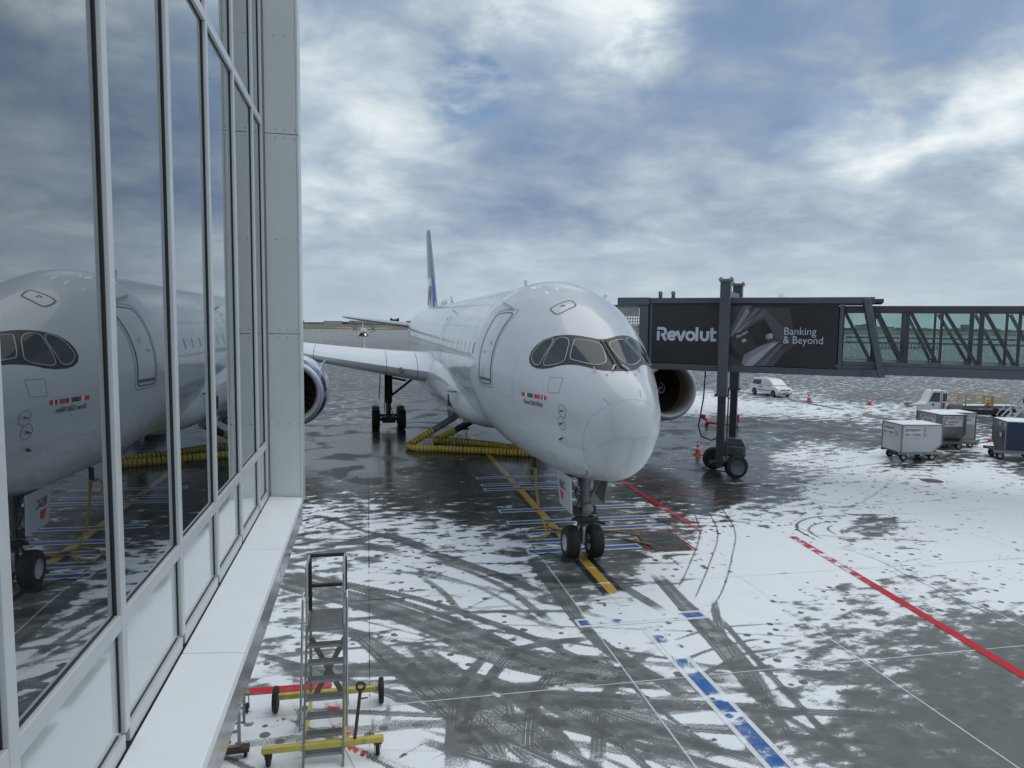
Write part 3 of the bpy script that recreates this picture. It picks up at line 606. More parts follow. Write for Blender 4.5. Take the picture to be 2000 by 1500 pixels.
ribbon(MB(), [(6.6, phi_at(6.6, 6.35)), (6.85, phi_at(6.85, 6.35))], .07, .012).build('door_handle', seam2, door)
mb = MB()
def skin_text(mb, txt, size, t0, z0, width=None, off=.006, bold=0):
    V_, F_ = text_mesh(txt, size, bold); k = (width/max(v.x for v in V_)) if width else 1
    ts_ = [t0-v.x*k for v in V_]; return mb.add(skin(ts_, [phi_at(t, z0+v.y) for t, v in zip(ts_, V_)], off), F_)
dgrey = mat('lettering_grey', (.075, .078, .085), .4)
skin_text(MB(), 'Orvar Odd Viking', .185, 3.80, 4.945, 1.04, off=.014, bold=.004).build('name_lettering', dgrey, fuselage, smooth=0)
FL = [((.55, .03, .03), .0, .20), ((.8, .8, .8), .20, .29), ((.55, .03, .03), .29, .37), ((.03, .04, .16), .37, .63), ((.75, .58, .06), .63, .71), ((.03, .04, .16), .71, .79), ((.55, .03, .03), .79, 1.02), ((.8, .8, .8), 1.02, 1.06), ((.03, .04, .12), 1.06, 1.15), ((.8, .8, .8), 1.15, 1.20), ((.55, .03, .03), 1.20, 1.31)]
for c, a, b in FL:
    ta, tb = 3.90-a, 3.90-b; patch('flag_stripe', [(ta, phi_at(ta, 5.275)), (tb, phi_at(tb, 5.275)), (tb, phi_at(tb, 5.155)), (ta, phi_at(ta, 5.155))], .005, mat('flag_%.2f_%.2f_%.2f' % c, c, .35, coat=.5), fuselage)
# escape hatch on the flight deck roof
hl = smooth_loop([(5.26, 7), (5.20, 4.6), (4.96, 4.2), (4.80, 6.3), (4.58, 18.5), (4.63, 22.4), (4.94, 23.4), (5.09, 20.8)], 3)
ht = patch('roof_hatch', hl, .004, white, fuselage); ribbon(MB(), hl, .055, .008, True).build('hatch_seal', mat('seal_grey', (.16, .165, .17), .5), ht)
MB().tube([skin(4.98, 15.5, .01), skin(5.0, 13.6, .03), skin(4.93, 12.4, .01)], .012, 6).build('hatch_handle', seam, ht)
# dashed access panel
db = [(2.63, 67.3), (2.14, 60), (2.06, 77), (2.54, 82)]
for a, b in zip(db, db[1:]+db[:1]):
    for k in range(7):
        f0, f1 = k/7, (k+.5)/7; A_, B_ = Vector(a), Vector(b); ribbon(MB(), [A_.lerp(B_, f0), A_.lerp(B_, f1)], .018, .004).build('panel_dash', seam, fuselage, smooth=0)
# air data probes with their ring plates
for t, p, dk in [(1.86, 92.6, 0), (1.93, 102.6, 0), (2.06, 115.3, 1)]:
    pr = MB()
    if not dk: ribbon(pr, [(t+.16*math.cos(a), p+5.2*math.sin(a)) for a in np.linspace(0, 2*math.pi, 17)[:-1]], .014, .004, True, step=.02)
    c0, c1 = skin(t, p, 0), skin(t, p, .09); pr.tube([c0, c1, c1+np.array([0, -.16, .0])], [.03, .025, .012], 8)
    pr.build('air_probe', darkm if dk else gearm, fuselage)
# strakes and blade aerials
def strake(name, t0, t1, p, h_):
    a = skin([t0, t1], [p, p], -.01); b = skin([t0+.25*(t1-t0), t1], [p, p], h_); n = np.cross(a[1]-a[0], fus_n(t0, p)); n = n/np.linalg.norm(n)*.02
    MB().hexa([a[0]-n, a[0]+n, a[1]+n, a[1]-n, b[0]-n, b[0]+n, b[1]+n, b[1]-n]).build(name, white, fuselage)
strake('strake', 6.2, 7.7, 41.2, .12); strake('blade_aerial', 33.2, 33.7, 14, .45); strake('blade_aerial', 19.4, 19.9, 47, .2); strake('blade_aerial', 7.6, 7.9, -35, .16); strake('blade_aerial', 12.0, 12.5, 3, .30)
MB().lathe([(-1.6, .001), (-1.3, .28), (-.6, .48), (.3, .5), (1.2, .3), (1.8, .001)], (0, 44, 8.78), 'y', 20).build('satcom_dome', white, fuselage)
# skin joints and a little frost left on the crown
sj = mat('skin_joint', (.36, .38, .39), .4)
for t, a in ((4.45, 66), (8.95, 0), (12.5, 0), (17.6, 0), (23.9, 0), (29.5, 0)): ribbon(MB(), [(t, q) for q in range(a, 150, 3)] , .012, .0022).ribbon if False else ribbon(MB(), [(t, q) for q in range(a if a else -60, 150, 3)], .012, .0022).build('skin_joint', sj, fuselage)
for p in (27, 62, 110): ribbon(MB(), [(t, p) for t in np.arange(9.0, 44, .8)], .010, .002).build('skin_joint', sj, fuselage)
ribbon(MB(), [(4.45+.15*k, 98+.2*k) for k in range(30)], .010, .002).build('skin_joint', sj, fuselage)
frost = mat('frost', (.80, .83, .86), .8, var=.05); rf = random.Random(5)
for k in range(16):
    t0_, p0_ = rf.uniform(5.6, 8.4), rf.uniform(-12, 30); L_ = rf.uniform(.10, .34)
    if k > 9: t0_, p0_, L_ = rf.uniform(3.5, 4.4), rf.uniform(4, 18), rf.uniform(.05, .12)
    patch('frost_patch', [(t0_+L_*math.cos(q)*rf.uniform(.5, 1), p0_+L_*9*math.sin(q)*rf.uniform(.2, .7)) for q in np.linspace(0, 2*math.pi, 13)[:-1]], .004, frost, fuselage, step=(.06, 1.5))
# cabin windows: one shape, curved with the skin, repeated along the constant section
wmat = mat('cabin_window', (.045, .05, .055), .12, coat=.6)
def oval(tc, zc_, a, b): return [(tc+a*abs(math.cos(q))**.75*np.sign(math.cos(q)), phi_at(tc, zc_+b*abs(math.sin(q))**.75*np.sign(math.sin(q)))) for q in np.linspace(0, 2*math.pi, 17)[:-1]]
patch('cabin_window', oval(8.30, 6.43, .13, .22), .006, mat('window_blank', (.16, .17, .18), .35), fuselage, step=(.1, 6))
w0 = patch('cabin_window', oval(14.5, 6.42, .115, .20), .005, wmat, fuselage, step=(.1, 6))
for o in (w0,):
    me_ = o.data
tw = [9.45, 10.62, 11.8, 12.95]+[14.5+.635*1.6*k for k in range(1, 36)]
for t in tw:
    if 18.6 < t < 20.8 or 34.5 < t < 35.8: continue
    if t < 10: patch('cabin_window', oval(t, 6.41, .115, .21), .005, wmat, fuselage, step=(.1, 6))
    else: share(w0, fuselage, (0, t-14.5, 0))
d2 = patch('door', rdoor(19.1, 20.2, 5.32, 7.58, .1), .004, white, fuselage, step=(.2, 6)); ribbon(MB(), rdoor(19.1, 20.2, 5.32, 7.58, .1), .04, .008, True).build('door_seal', seam2, d2)
patch('roof_vent', [(21, 55), (21.35, 55), (21.35, 53.8), (21, 53.8)], .01, seam, fuselage)
# belly fairing swelling round the wing root
FB = np.array([(12.2, 1.2, 3.1, 3.9, 3.4), (14.0, 2.72, 2.60, 5.2, 3.85), (16.5, 3.08, 2.48, 5.75, 4.15), (19.5, 3.28, 2.36, 5.9, 4.3), (23, 3.42, 2.26, 5.75, 4.3), (30, 3.45, 2.24, 5.5, 4.2), (36, 3.35, 2.3, 5.3, 4.1), (41, 2.9, 2.5, 5.0, 3.9), (44, 1.9, 2.75, 4.4, 3.5)])
mb = MB(); tq = np.linspace(12.2, 44, 48); NB = 64; vs_ = []
for t in tq:
    wd, b0, t0_, c0_ = [float(pchip(FB[:, 0], FB[:, j], np.array([t]))[0]) for j in (1, 2, 3, 4)]
    for j in range(NB):
        a = 2*math.pi*j/NB; c_, s_ = math.cos(a), math.sin(a); e = .80
        vs_.append((wd*abs(s_)**e*(1 if s_ >= 0 else -1), t, c0_+((t0_-c0_) if c_ > 0 else (c0_-b0))*abs(c_)**e*(1 if c_ >= 0 else -1)))
mb.add(vs_, [(i*NB+j, i*NB+(j+1) % NB, (i+1)*NB+(j+1) % NB, (i+1)*NB+j) for i in range(len(tq)-1) for j in range(NB)])
fair = mb.build('belly_fairing', greyw, plane, smooth=50)
for sg in (-1, 1):
    # ram air inlet with its flap
    MB().hexa([(sg*2.62, 14.2, 3.62), (sg*3.02, 15.6, 3.5), (sg*3.02, 15.6, 4.05), (sg*2.60, 14.2, 3.95), (sg*2.4, 14.3, 3.62), (sg*2.7, 15.7, 3.5), (sg*2.7, 15.7, 4.05), (sg*2.4, 14.3, 3.95)]).build('air_inlet', darkm, fair)
    MB().hexa([(sg*2.86, 13.6, 4.3), (sg*2.98, 14.5, 4.22), (sg*3.16, 14.5, 4.26), (sg*3.0, 13.6, 4.34), (sg*2.82, 13.6, 4.36), (sg*2.95, 14.5, 4.32), (sg*3.12, 14.5, 4.34), (sg*2.97, 13.6, 4.38)]).build('inlet_flap', gearm, fair)
# wings
AF = [(1, 0), (.85, .028), (.6, .068), (.4, .085), (.22, .082), (.1, .06), (.03, .034), (0, 0), (.02, -.028), (.08, -.048), (.2, -.062), (.4, -.062), (.6, -.042), (.85, -.012)]
def aerofoil_loft(secs, vertical=False):
    """secs: (span x, leading edge y, z, chord, thickness ratio scale, twist)"""
    mb = MB(); n = len(AF); vs_ = []
    for x, y, z, c, th, *r_ in secs:
        for u, v in AF:
            d = v*c*th
            vs_.append((x+d, y+u*c, z) if vertical else (x, y+u*c, z+d-(u*c*.02)))
    mb.add(vs_, [(i*n+j, i*n+(j+1) % n, (i+1)*n+(j+1) % n, (i+1)*n+j) for i in range(len(secs)-1) for j in range(n)]+[tuple(range(n)), tuple((len(secs)-1)*n+j for j in range(n))]); return mb
WS = [(2.4, 21.3, 4.55, 14.2, .88), (3.3, 21.9, 4.62, 13.2, .88), (5, 23.1, 4.78, 11.9, .86), (7.5, 24.85, 5.05, 10.2, .84), (10.6, 27.0, 5.42, 8.6, .80), (15, 30.05, 6.05, 7.0, .75), (20, 33.5, 6.85, 5.6, .7), (25, 37, 7.75, 4.3, .68), (28.5, 39.4, 8.55, 3.3, .66), (30.3, 41.0, 9.2, 2.6, .62), (31.5, 42.8, 9.75, 1.8, .6), (32.2, 44.9, 10.45, .9, .6)]
for sg in (-1, 1):
    S2 = [(sg*s[0],)+s[1:] for s in WS]
    fine = []
    for a, b in zip(S2, S2[1:]):
        for k in range(3): fine.append(tuple(a[i]+(b[i]-a[i])*k/3 for i in range(5)))
    wg = aerofoil_loft(fine+[S2[-1]]).build('wing', wingw, plane, smooth=50)
    for x in (3.9, 5.55, 9.7):   # gaps between the leading-edge flaps
        q = [tuple(np.interp(x+k*.012, [s[0] for s in WS], [s[i] for s in WS]) for i in (1, 2, 3, 4)) for k in (0, 1)]
        mb = MB(); vs_ = []
        for k in (0, 1):
            y, z, c, th = q[k]
            for u, v in AF[4:11]: vs_.append((sg*(x+k*.025), y+u*c-.012, z+v*c*th*1.012-(u*c*.02)))
        mb.add(vs_, [(i, i+1, 8+i, 7+i) for i in range(6)]); mb.build('slat_gap', seam, wg, smooth=0)
    ll = [np.interp(4.6, [s[0] for s in WS], [s[i] for s in WS]) for i in (1, 2, 3)]
    MB().lathe([(-.012, .001), (-.01, .15), (.10, .19), (.3, .19)], (sg*4.75, ll[0]+.12, ll[1]-.10), 'y', 20).build('landing_light', mat('lamp_glass', (.10, .105, .10), .08, coat=1), wg)
    for x in (6.2, 13, 18): # flap track fairings
        y, z, c = [np.interp(x, [s[0] for s in WS], [s[i] for s in WS]) for i in (1, 2, 3)]
        MB().lathe([(0, .001), (.6, .22), (2, .34), (3.6, .26), (5.2, .001)], (sg*x, y+c*.55, z-.55), 'y', 14).build('flap_fairing', wingw, wg)
# engines
fanm = mat('fan_blade', (.10, .082, .072), .35, .7, .1)
blade = None
for sg in (-1, 1):
    ex, ey, ez = sg*10.62, 21.75, 3.50
    en = link('engine', None, plane); en.location = (ex, ey, ez)
    lip = [(.55, 1.34), (.25, 1.37), (.08, 1.43), (.01, 1.50), (0, 1.56), (.02, 1.61), (.07, 1.66)]
    MB().lathe(lip, n=72).build('inlet_lip', lipm, en)
    MB().lathe([(.07, 1.66), (.12, 1.695), (.20, 1.735)], n=72).build('nacelle_front', white, en)
    MB().lathe([(.20, 1.736), (.20, 1.742), (.40, 1.80), (.80, 1.875), (.80, 1.87)], n=72).build('nacelle_band', blue, en)
    MB().lathe([(.80, 1.87), (1.3, 1.925), (2.2, 1.955), (3.2, 1.93), (4.4, 1.78), (5.6, 1.50), (5.62, 1.40), (4.6, 1.45)], n=72).build('nacelle', white, en)
    MB().lathe([(.55, 1.339), (1.0, 1.40), (1.7, 1.47), (2.4, 1.48), (2.5, .3)], n=72).build('inlet_duct', mat('duct_dark', (.42, .32, .26), .45, .3, .15), en)
    MB().lathe([(4.4, 1.35), (5.8, 1.05), (7.2, .7), (7.3, .6), (8.3, .05)], n=40).build('core_cowl', gearm, en)
    MB().lathe([(1.15, .001), (1.22, .10), (1.4, .25), (1.75, .43), (1.95, .47)], n=32).build('spinner', mat('spinner', (.028, .028, .03), .4), en)
    sp = MB(); pts = []
    for k in range(30):
        a = k/29*2.05*math.pi; r_ = .07+.30*k/29; yy = float(np.interp(r_, [.0, .10, .25, .43], [1.15, 1.22, 1.4, 1.75]))-.012; pts.append((r_*math.cos(a+1.2), yy, r_*math.sin(a+1.2)))
    sp.tube(pts, [.012+.02*math.sin(k/29*math.pi) for k in range(30)], 6).build('spinner_swirl', mat('swirl_white', (.6, .6, .6), .5), en)
    for k in range(22):
        if blade is None:
            mb = MB(); vs_ = []
            for i in range(6):
                f_ = i/5; r_ = .42+(1.44-.42)*f_; tw_ = R(25+38*f_); ch = .34+.16*math.sin(f_*2.4); sw = .10*math.sin(f_*3.1)
                for s_ in (-.5, 0, .5): vs_.append((s_*ch*math.sin(tw_)+sw, 1.85+s_*ch*math.cos(tw_)*.8, r_))
            mb.add(vs_, [(i*3+j, i*3+j+1, i*3+j+4, i*3+j+3) for i in range(5) for j in range(2)]); blade = mb.build('fan_blade', fanm, en, recalc=False)
        else: share(blade, en, (0, 0, 0), (0, k*2*math.pi/22, 0))
    MB().hexa([(-.2, 2.0, 1.75), (.2, 2.0, 1.75), (.22, 9.0, 1.1), (-.22, 9.0, 1.1), (-.12, 3.2, 2.12), (.12, 3.2, 2.12), (.2, 8.6, 2.0), (-.2, 8.6, 2.0)]).build('pylon', wingw, en, bevel=.06)
    st = MB().hexa([(sg*-1.50, 1.3, 1.16), (sg*-1.46, 1.3, 1.2), (sg*-1.44, 2.6, 1.24), (sg*-1.48, 2.6, 1.2), (sg*-1.60, 1.9, 1.5), (sg*-1.58, 1.9, 1.52), (sg*-1.72, 2.6, 1.66), (sg*-1.74, 2.6, 1.64)]).build('nacelle_strake', wingw, en)
# tail
fin = aerofoil_loft([(0, 53.0, 8.2, 9.2, .6), (0, 54.6, 9.4, 8.4, .6), (0, 56.6, 11.9, 7.0, .6)], True)
finb = fin.build('tail_fin', [blue], plane, smooth=50)
aerofoil_loft([(0, 56.6, 11.9, 7.0, .6), (0, 61.4, 16.9, 4.4, .62), (0, 62.0, 17.35, 3.7, .62)], True).build('fin_tip', mat('fin_grey', (.20, .23, .27), .4, coat=.3), finb, smooth=50)
aerofoil_loft([(0, 51.6, 8.15, 3, .5), (0, 54.5, 9.4, 1.2, .5)], True).build('fin_root_fairing', white, finb)
MB().tube([(-.36, 57.4, 11.0), (-.40, 57.0, 10.8), (-.42, 56.9, 10.3), (-.44, 57.0, 9.6), (-.46, 57.2, 9.0)], [.09, .12, .12, .10, .06], 6).build('tail_mark', mat('mark_white', (.75, .76, .77), .4), finb)
for sg in (-1, 1):
    aerofoil_loft([(sg*.6, 56.8, 6.75, 6.6, .7), (sg*2.6, 58.1, 6.98, 5.6, .7), (sg*8.6, 62.5, 7.72, 2.9, .7), (sg*9.3, 63.6, 7.82, 1.8, .6)]).build('tailplane', mat('tailplane_grey', (.50, .52, .54), .4, coat=.2), plane, smooth=50)
# nose gear
ng = link('nose_gear', None, plane); ng.location = (0, 4.18, 0)
for x in (-.41, .36):
    MB().wheel((x, 0, .525), .525, .40, .47).build('wheel', [rubber, rimw], ng)
MB().tube([(-.36, 0, .525), (.36, 0, .525)], .075, 12).tube([(0, 0, .50), (0, -.03, 1.10)], .115, 16, mi=1).tube([(0, -.03, 1.05), (0, -.10, 2.0)], .15, 16).tube([(0, -.10, 1.95), (0, -.14, 2.9)], .16, 16).build('strut', [gearm, silver], ng)
MB().cbox((-.30, -.26, 1.22), (.30, .05, 1.36), .03).cbox((-.36, -.18, 1.42), (-.16, .06, 1.66), .03).cbox((.18, -.18, 1.42), (.36, .06, 1.66), .03).tube([(-.42, -.14, 1.28), (.42, -.14, 1.28)], .045).tube([(.20, -.20, 1.24), (.62, -.24, 1.14)], .055).tube([(-.2, -.2, 1.16), (.28, -.24, 1.17)], .04).build('steering_unit', darkm, ng)
for x, p2 in ((-.14, (-.52, -.1, 2.55)), (.14, (.5, -.1, 2.55))): MB().tube([(x, -.06, 1.85), p2], .05).build('brace', gearm, ng)
MB().tube([(0, -.1, 1.9), (0, .9, 2.75)], .09).tube([(-.25, .0, 2.6), (.25, .0, 2.6)], .08).tube([(-.5, .1, 2.45), (-.15, -.02, 2.1)], .03).tube([(.35, .05, 2.1), (.05, .0, 2.05)], .03).build('drag_strut', gearm, ng)
MB().tube([(-.10, .12, 1.2), (-.13, .3, .82), (-.05, .1, .58)], .035).tube([(.10, .12, 1.2), (.13, .3, .82), (.05, .1, .58)], .035).build('torque_link', gearm, ng)
for k, (pts) in enumerate([[(-.17, -.12, 1.9), (-.3, -.2, 1.72), (-.28, -.18, 1.45)], [(.12, -.2, 1.85), (.22, -.24, 1.6), (.1, -.22, 1.3)], [(-.22, -.1, 2.4), (-.35, -.16, 2.1), (-.2, -.2, 1.75)], [(-.12, -.14, 1.2), (-.18, -.14, .9), (-.1, -.12, .62)]]): MB().tube(pts, .016, 6).build('hydraulic_hose', darkm, ng)
MB().lathe([(-.12, .001), (-.10, .10), (-.06, .165), (.02, .17), (.10, .08)], (0.04, -.26, 1.64), 'y', 24).build('taxi_light', mat('lamp_lens', (.20, .21, .22), .25, coat=.3), ng)
for sg, y0, y1 in ((-1, -.75, .75), (1, -.35, .95)):
    gd = MB().hexa([(sg*.64, y0, 2.72), (sg*.64, y1, 2.72), (sg*.70, y1, 2.72), (sg*.70, y0, 2.72), (sg*.55, y0+.12, 1.60 if sg < 0 else 1.75), (sg*.55, y1-.1, 1.60 if sg < 0 else 1.9), (sg*.61, y1-.1, 1.60 if sg < 0 else 1.9), (sg*.61, y0+.12, 1.60 if sg < 0 else 1.75)]).build('gear_door', white if sg < 0 else gearm, ng, bevel=.015)
    if sg < 0:
        letters(MB(), 'RSC', .36, (-.667, .45, 2.20), (0, -1, 0), (-.08, 0, 1), bold=.006).build('registration_lettering', dgrey, gd, smooth=0)
        MB().quad((-.660, .46, 2.10), (-.660, .10, 2.10), (-.642, .12, 1.88), (-.638, .30, 1.82)).build('red_flag', mat('tag_red', (.5, .03, .03), .5), gd, smooth=0)
MB().box((-.6, -.2, 2.62), (.6, 1.2, 2.74)).build('gear_bay', darkm, ng)
# main gears
for sg in (-1, 1):
    mg = link('main_gear', None, plane); mg.location = (sg*5.2, 33.05, 0)
    for y in (-1.0, 1.0):
        for x in (-.87, .87): MB().wheel((x, y, .70), .70, .53, .42, n=24).build('wheel', [rubber, darkm], mg)
    MB().tube([(0, -1.25, .70), (0, 1.25, .70)], .17, 12).tube([(-.85, -1, .7), (.85, -1, .7)], .11, 10).tube([(-.85, 1, .7), (.85, 1, .7)], .11, 10).cbox((-.45, -1.2, .45), (.45, -.75, .9), .06).build('bogie_beam', darkm, mg)
    MB().tube([(0, 0, .7), (0, .05, 2.2)], .18, 14).tube([(0, .05, 1.7), (0, .1, 4.6)], .27, 14).build('strut', darkm, mg)
    MB().beam((-sg*.05, -.1, 2.1), (-sg*1.9, -.3, 3.6), .22, .16).beam((0, 0, 3.5), (-sg*1.2, 0, 3.25), .14).build('side_stay', darkm, mg)
    MB().tube([(0, -.2, 1.9), (0, -1.2, .9)], .07).tube([(.2, -.28, 3.6), (.25, -.3, 2.4), (.1, -.3, 1.6), (.3, -.9, 1.0)], .03, 6).tube([(-.18, -.28, 3.2), (-.25, -.3, 2.2), (-.3, -.8, 1.1)], .03, 6).build('actuator', darkm, mg)
    MB().hexa([(sg*.62, -.9, 2.05), (sg*.70, -.9, 2.05), (sg*.70, .9, 2.05), (sg*.62, .9, 2.05), (sg*.5, -1.1, 4.4), (sg*.56, -1.1, 4.4), (sg*.56, 1.1, 4.4), (sg*.5, 1.1, 4.4)]).build('gear_door', greyw, mg, bevel=.02)
# open ground-air access doors under the belly
for x, y in ((-1.6, 25.2), (-.95, 23.3)):
    MB().hexa([(x-.42, y, 2.34), (x+.38, y+.1, 2.34), (x+.38, y+.14, 2.34), (x-.42, y+.04, 2.34), (x-.34, y-.3, 1.66), (x+.46, y-.2, 1.66), (x+.46, y-.16, 1.66), (x-.34, y-.26, 1.66)]).build('access_door', mat('door_grey', (.42, .44, .46), .35, coat=.3), plane, bevel=.01)
# ------------------------------------------------------------------ terminal building on the left
alu = mat('mullion_alu', (.60, .62, .63), .38, .25, .05, 3); gask = mat('gasket_black', (.018, .017, .017), .5)
fglass = glass('facade_glass', (1, 1, 1), .32, (.010, .012, .014), see=False)
spand = mat('spandrel_glass', (.52, .57, .57), .10, var=.03, scale=.8, coat=1.0)
sillm = mat('sill_snow_white', (.78, .81, .83), .55, var=.03, scale=2.5, bump=.05)
clad = mat('cladding_grey', (.60, .635, .62), .38, .15, .05, .9, coat=.25); steel = mat('polished_sheet', (.50, .52, .53), .16, .85, .06, 1.2, bump=.06)
boltm = mat('bolt', (.30, .315, .31), .4, .6)
WX, LX, YE = -1.35, -.905, 10.1
tb = thing('terminal_building', 'glass terminal wall at the left with silver mullions, frosted lower panels and a white sill', 'building', (WX, 4, 0))
O = Vector((WX, 4, 0))
class LB(MB):
    def build(s, name, mats, parent=tb, **k): s.v = [(x-O.x, y-O.y, z-O.z) for x, y, z in s.v]; return MB.build(s, name, mats, parent, **k)
MB_Y = [-2.10, -.84, .42, 1.68, 2.94, 4.2, 5.46, 6.72, 7.98, 9.24, 10.06]
ZS, ZT, ZU, ZH = 4.93, 5.62, 9.88, 14.2
for y0, y1 in zip(MB_Y, MB_Y[1:]):
    for z0, z1, nm, mm in ((ZS+.03, ZT-.03, 'spandrel_panel', spand), (ZT+.03, ZU-.03, 'window_pane', fglass), (ZU+.03, ZH, 'window_pane', fglass)):
        LB().box((WX-.075, y0+.012, z0), (WX-.028, y1-.012, z1)).build(nm, mm, smooth=0)
    for z in (ZS, ZT, ZU):
        LB().cbox((WX-.06, y0+.040, z-.045), (WX+.005, y1-.040, z+.045), .005).build('transom', alu, smooth=0)
        LB().box((WX-.07, y0+.07, z+.045), (WX-.022, y1-.07, z+.056)).box((WX-.07, y0+.07, z-.056), (WX-.022, y1-.07, z-.045)).build('gasket', gask, smooth=0)
for y in MB_Y[:-1]+[10.0]:
    LB().cbox((WX-.06, y-.038, ZS+.047), (WX+.008, y+.038, ZH), .005).build('mullion', alu, smooth=0)
    LB().box((WX-.07, y-.050, ZS+.06), (WX-.018, y+.050, ZH)).build('gasket', gask, smooth=0)
# dark rooms behind the glass, roof and outer shell
LB().box((WX-9, -2.2, 4.43), (WX-.12, YE+.2, ZH+.4)).box((WX-9, -2.2, .02), (WX-5, YE-.5, 4.43)).build('building_core', mat('core_dark', (.06, .06, .06), .7), smooth=0)
# snow white sill in three lengths, drip edge and polished fascia beneath
for y0, y1 in ((-2.2, 1.2), (1.21, 5.34), (5.35, 7.76), (7.77, YE-.02)):
    LB().hexa([(WX+.015, y0, ZS-.12), (LX, y0, ZS-.16), (LX, y1, ZS-.16), (WX+.015, y1, ZS-.12), (WX+.015, y0, ZS-.045), (LX, y0, ZS-.075), (LX, y1, ZS-.075), (WX+.015, y1, ZS-.045)]).build('sill', sillm, smooth=0, bevel=.008)
    LB().hexa([(LX-.30, y0, 4.42), (LX-.03, y0, 4.44), (LX-.03, y1, 4.44), (LX-.30, y1, 4.42), (LX-.30, y0, ZS-.17), (LX-.012, y0, ZS-.165), (LX-.012, y1, ZS-.165), (LX-.30, y1, ZS-.17)]).build('fascia', steel, smooth=0, bevel=.006)
    for k in range(3):
        y = y0+.12+k*(y1-y0-.24)/2
        for z in (4.52, 4.68): LB().lathe([(0, .001), (.008, .012), (0, .014)], (LX-.02, y, z), 'x', 8).build('bolt', boltm)
# return wall of riveted grey sheets at the end
for z0, z1 in ((4.78, 7.115), (7.125, 9.765), (9.775, 12.4), (12.41, 14.6)):
    LB().cbox((WX+.025, YE, z0), (LX-.02, YE+.03, z1), .004).build('cladding_panel', clad, smooth=0)
    LB().cbox((LX-.019, YE-.004, z0), (LX+.012, YE+.34, z1), .004).build('corner_trim', clad, smooth=0)
    for z in ((z0+.05, z1-.05) if z0 > 5 else (z1-.05,))+((z0+z1)/2-.06,):
        for x in (WX+.16, WX+.28, WX+.41): LB().lathe([(0, .001), (-.006, .006), (0, .008)], (x, YE-.001, z), 'y', 8).build('bolt', boltm)
LB().box((WX-.4, YE+.035, 4.43), (LX-.025, YE+.33, 14.6)).build('end_wall', clad, smooth=0)

# ------------------------------------------------------------------ boarding bridge
JA = Vector((13.85, 33.3, 0)); JD = Vector((.80, -.60, 0)); JN = Vector((.60, .80, 0))
jb = thing('boarding_bridge', 'dark boarding bridge with a bank advert on its side and a glazed tunnel', 'boarding bridge', JA, math.atan2(JD.y, JD.x))
# local axes: x along the bridge away from the aeroplane, y through its width away from the camera, z up
frame = mat('bridge_grey', (.040, .044, .052), .42, .3, .12, 2, coat=.2); frame2 = mat('bridge_steel', (.085, .095, .115), .4, .3, .12, 3, coat=.3); roofm = mat('bridge_roof', (.05, .052, .056), .55, var=.2)
tint = glass('tunnel_glass', (.78, .85, .83), .0); adm = mat('advert_black', (.015, .015, .017), .35, var=.04, coat=.15); adw = mat('advert_white', (.56, .60, .68), .35, var=.02)
def JU(px, py, off=0.0):   # pixel -> (along, height) on the near side of the tunnel
    p = hit(px, py, JA-JN*off, JN); q = p-JA; return q.dot(JD), p.z
T0, T1, WDT = -.15, 10.15, 3.3
# big outer tunnel
MB().box((T0, .03, 5.20), (T1, WDT-.03, 5.40)).build('floor', frame, jb, smooth=0)
MB().box((T0, .03, 8.40), (T1, WDT-.03, 8.56)).build('roof', roofm, jb, smooth=0)
for y0, y1, nm in ((-.05, .10, 'near'), (WDT-.10, WDT+.05, 'far')):
    MB().cbox((T0, y0, 8.36), (T1-.35, y1, 8.64), .02).build('roof_rail', frame2 if nm == 'near' else frame, jb, smooth=0)
    MB().cbox((T0, y0, 5.12), (T1, y1, 5.42), .02).build('sill_beam', frame2, jb, smooth=0)
    for x in (T0+.08, 8.52): MB().cbox((x-.08, y0+.02, 5.43), (x+.08, y1-.02, 8.35), .015).build('corner_post', frame2, jb, smooth=0)
for a, b in ((.02, 3.62), (3.68, 8.40)):
    pn = MB().cbox((a, -.02, 5.45), (b, .03, 8.33), .004).build('advert_panel', adm, jb, smooth=0)
    if a < 1: panL = pn
    else: panR = pn
MB().box((T0+.1, WDT-.06, 5.45), (8.4, WDT-.02, 8.33)).build('side_wall', frame, jb, smooth=0)
# hand-drawn logotype: geometric strokes, each letter (x, y) with cap height 1
def glyphs():
    sw = .205; out = []
    arc = lambda cx, cy, r_, a0, a1, n=20: [(cx+r_*math.cos(R(a0+(a1-a0)*k/n)), cy+r_*math.sin(R(a0+(a1-a0)*k/n))) for k in range(n+1)]
    out.append([(.10, 0), (.10, .70)])
    out.append([(.02, .90)]+[(.38, .90)]+arc(.42, .665, .235, 85, -90)+[(.30, .43)]); out.append([(.40, .44), (.68, 0)])
    x = .76; r_ = .275
    out.append([(x+.06, .36), (x+2*r_+.10, .36)]); out.append(arc(x+.10+r_, .365, r_, 0, 318, 30))
    x = 1.50; out.append([(x+.02, .74), (x+.255, .08), (x+.32, .08), (x+.56, .74)])
    x = 2.14; out.append(arc(x+.08+r_, .365, r_, 90, 449, 34))
    x = 2.96; out.append([(x, 0), (x, 1.02)])
    x = 3.18; out.append([(x+.10, .74), (x+.10, .33)]+arc(x+.10+.235, .33, .235, 190, 350, 16)+[(x+.57, .33), (x+.57, .74)])
    x = 3.92; out.append([(x+.12, .98), (x+.12, .10), (x+.44, .10)]); out.append([(x-.03, .66), (x+.44, .66)])
    return out, sw
def logo(mb, org, ux, uz, size, dy=-.004, y=-.021):
    gs, sw = glyphs()
    for i, g_ in enumerate(gs):
        L_, R_ = stroke(g_, sw); n = len(L_); P = [*L_, *R_]
        mb.add([(org[0]+ux[0]*p.x*size+uz[0]*p.y*size, y+dy-.0006*i, org[1]+ux[1]*p.x*size+uz[1]*p.y*size) for p in P], [(k, k+1, n+k+1, n+k) for k in range(n-1)])
    return mb
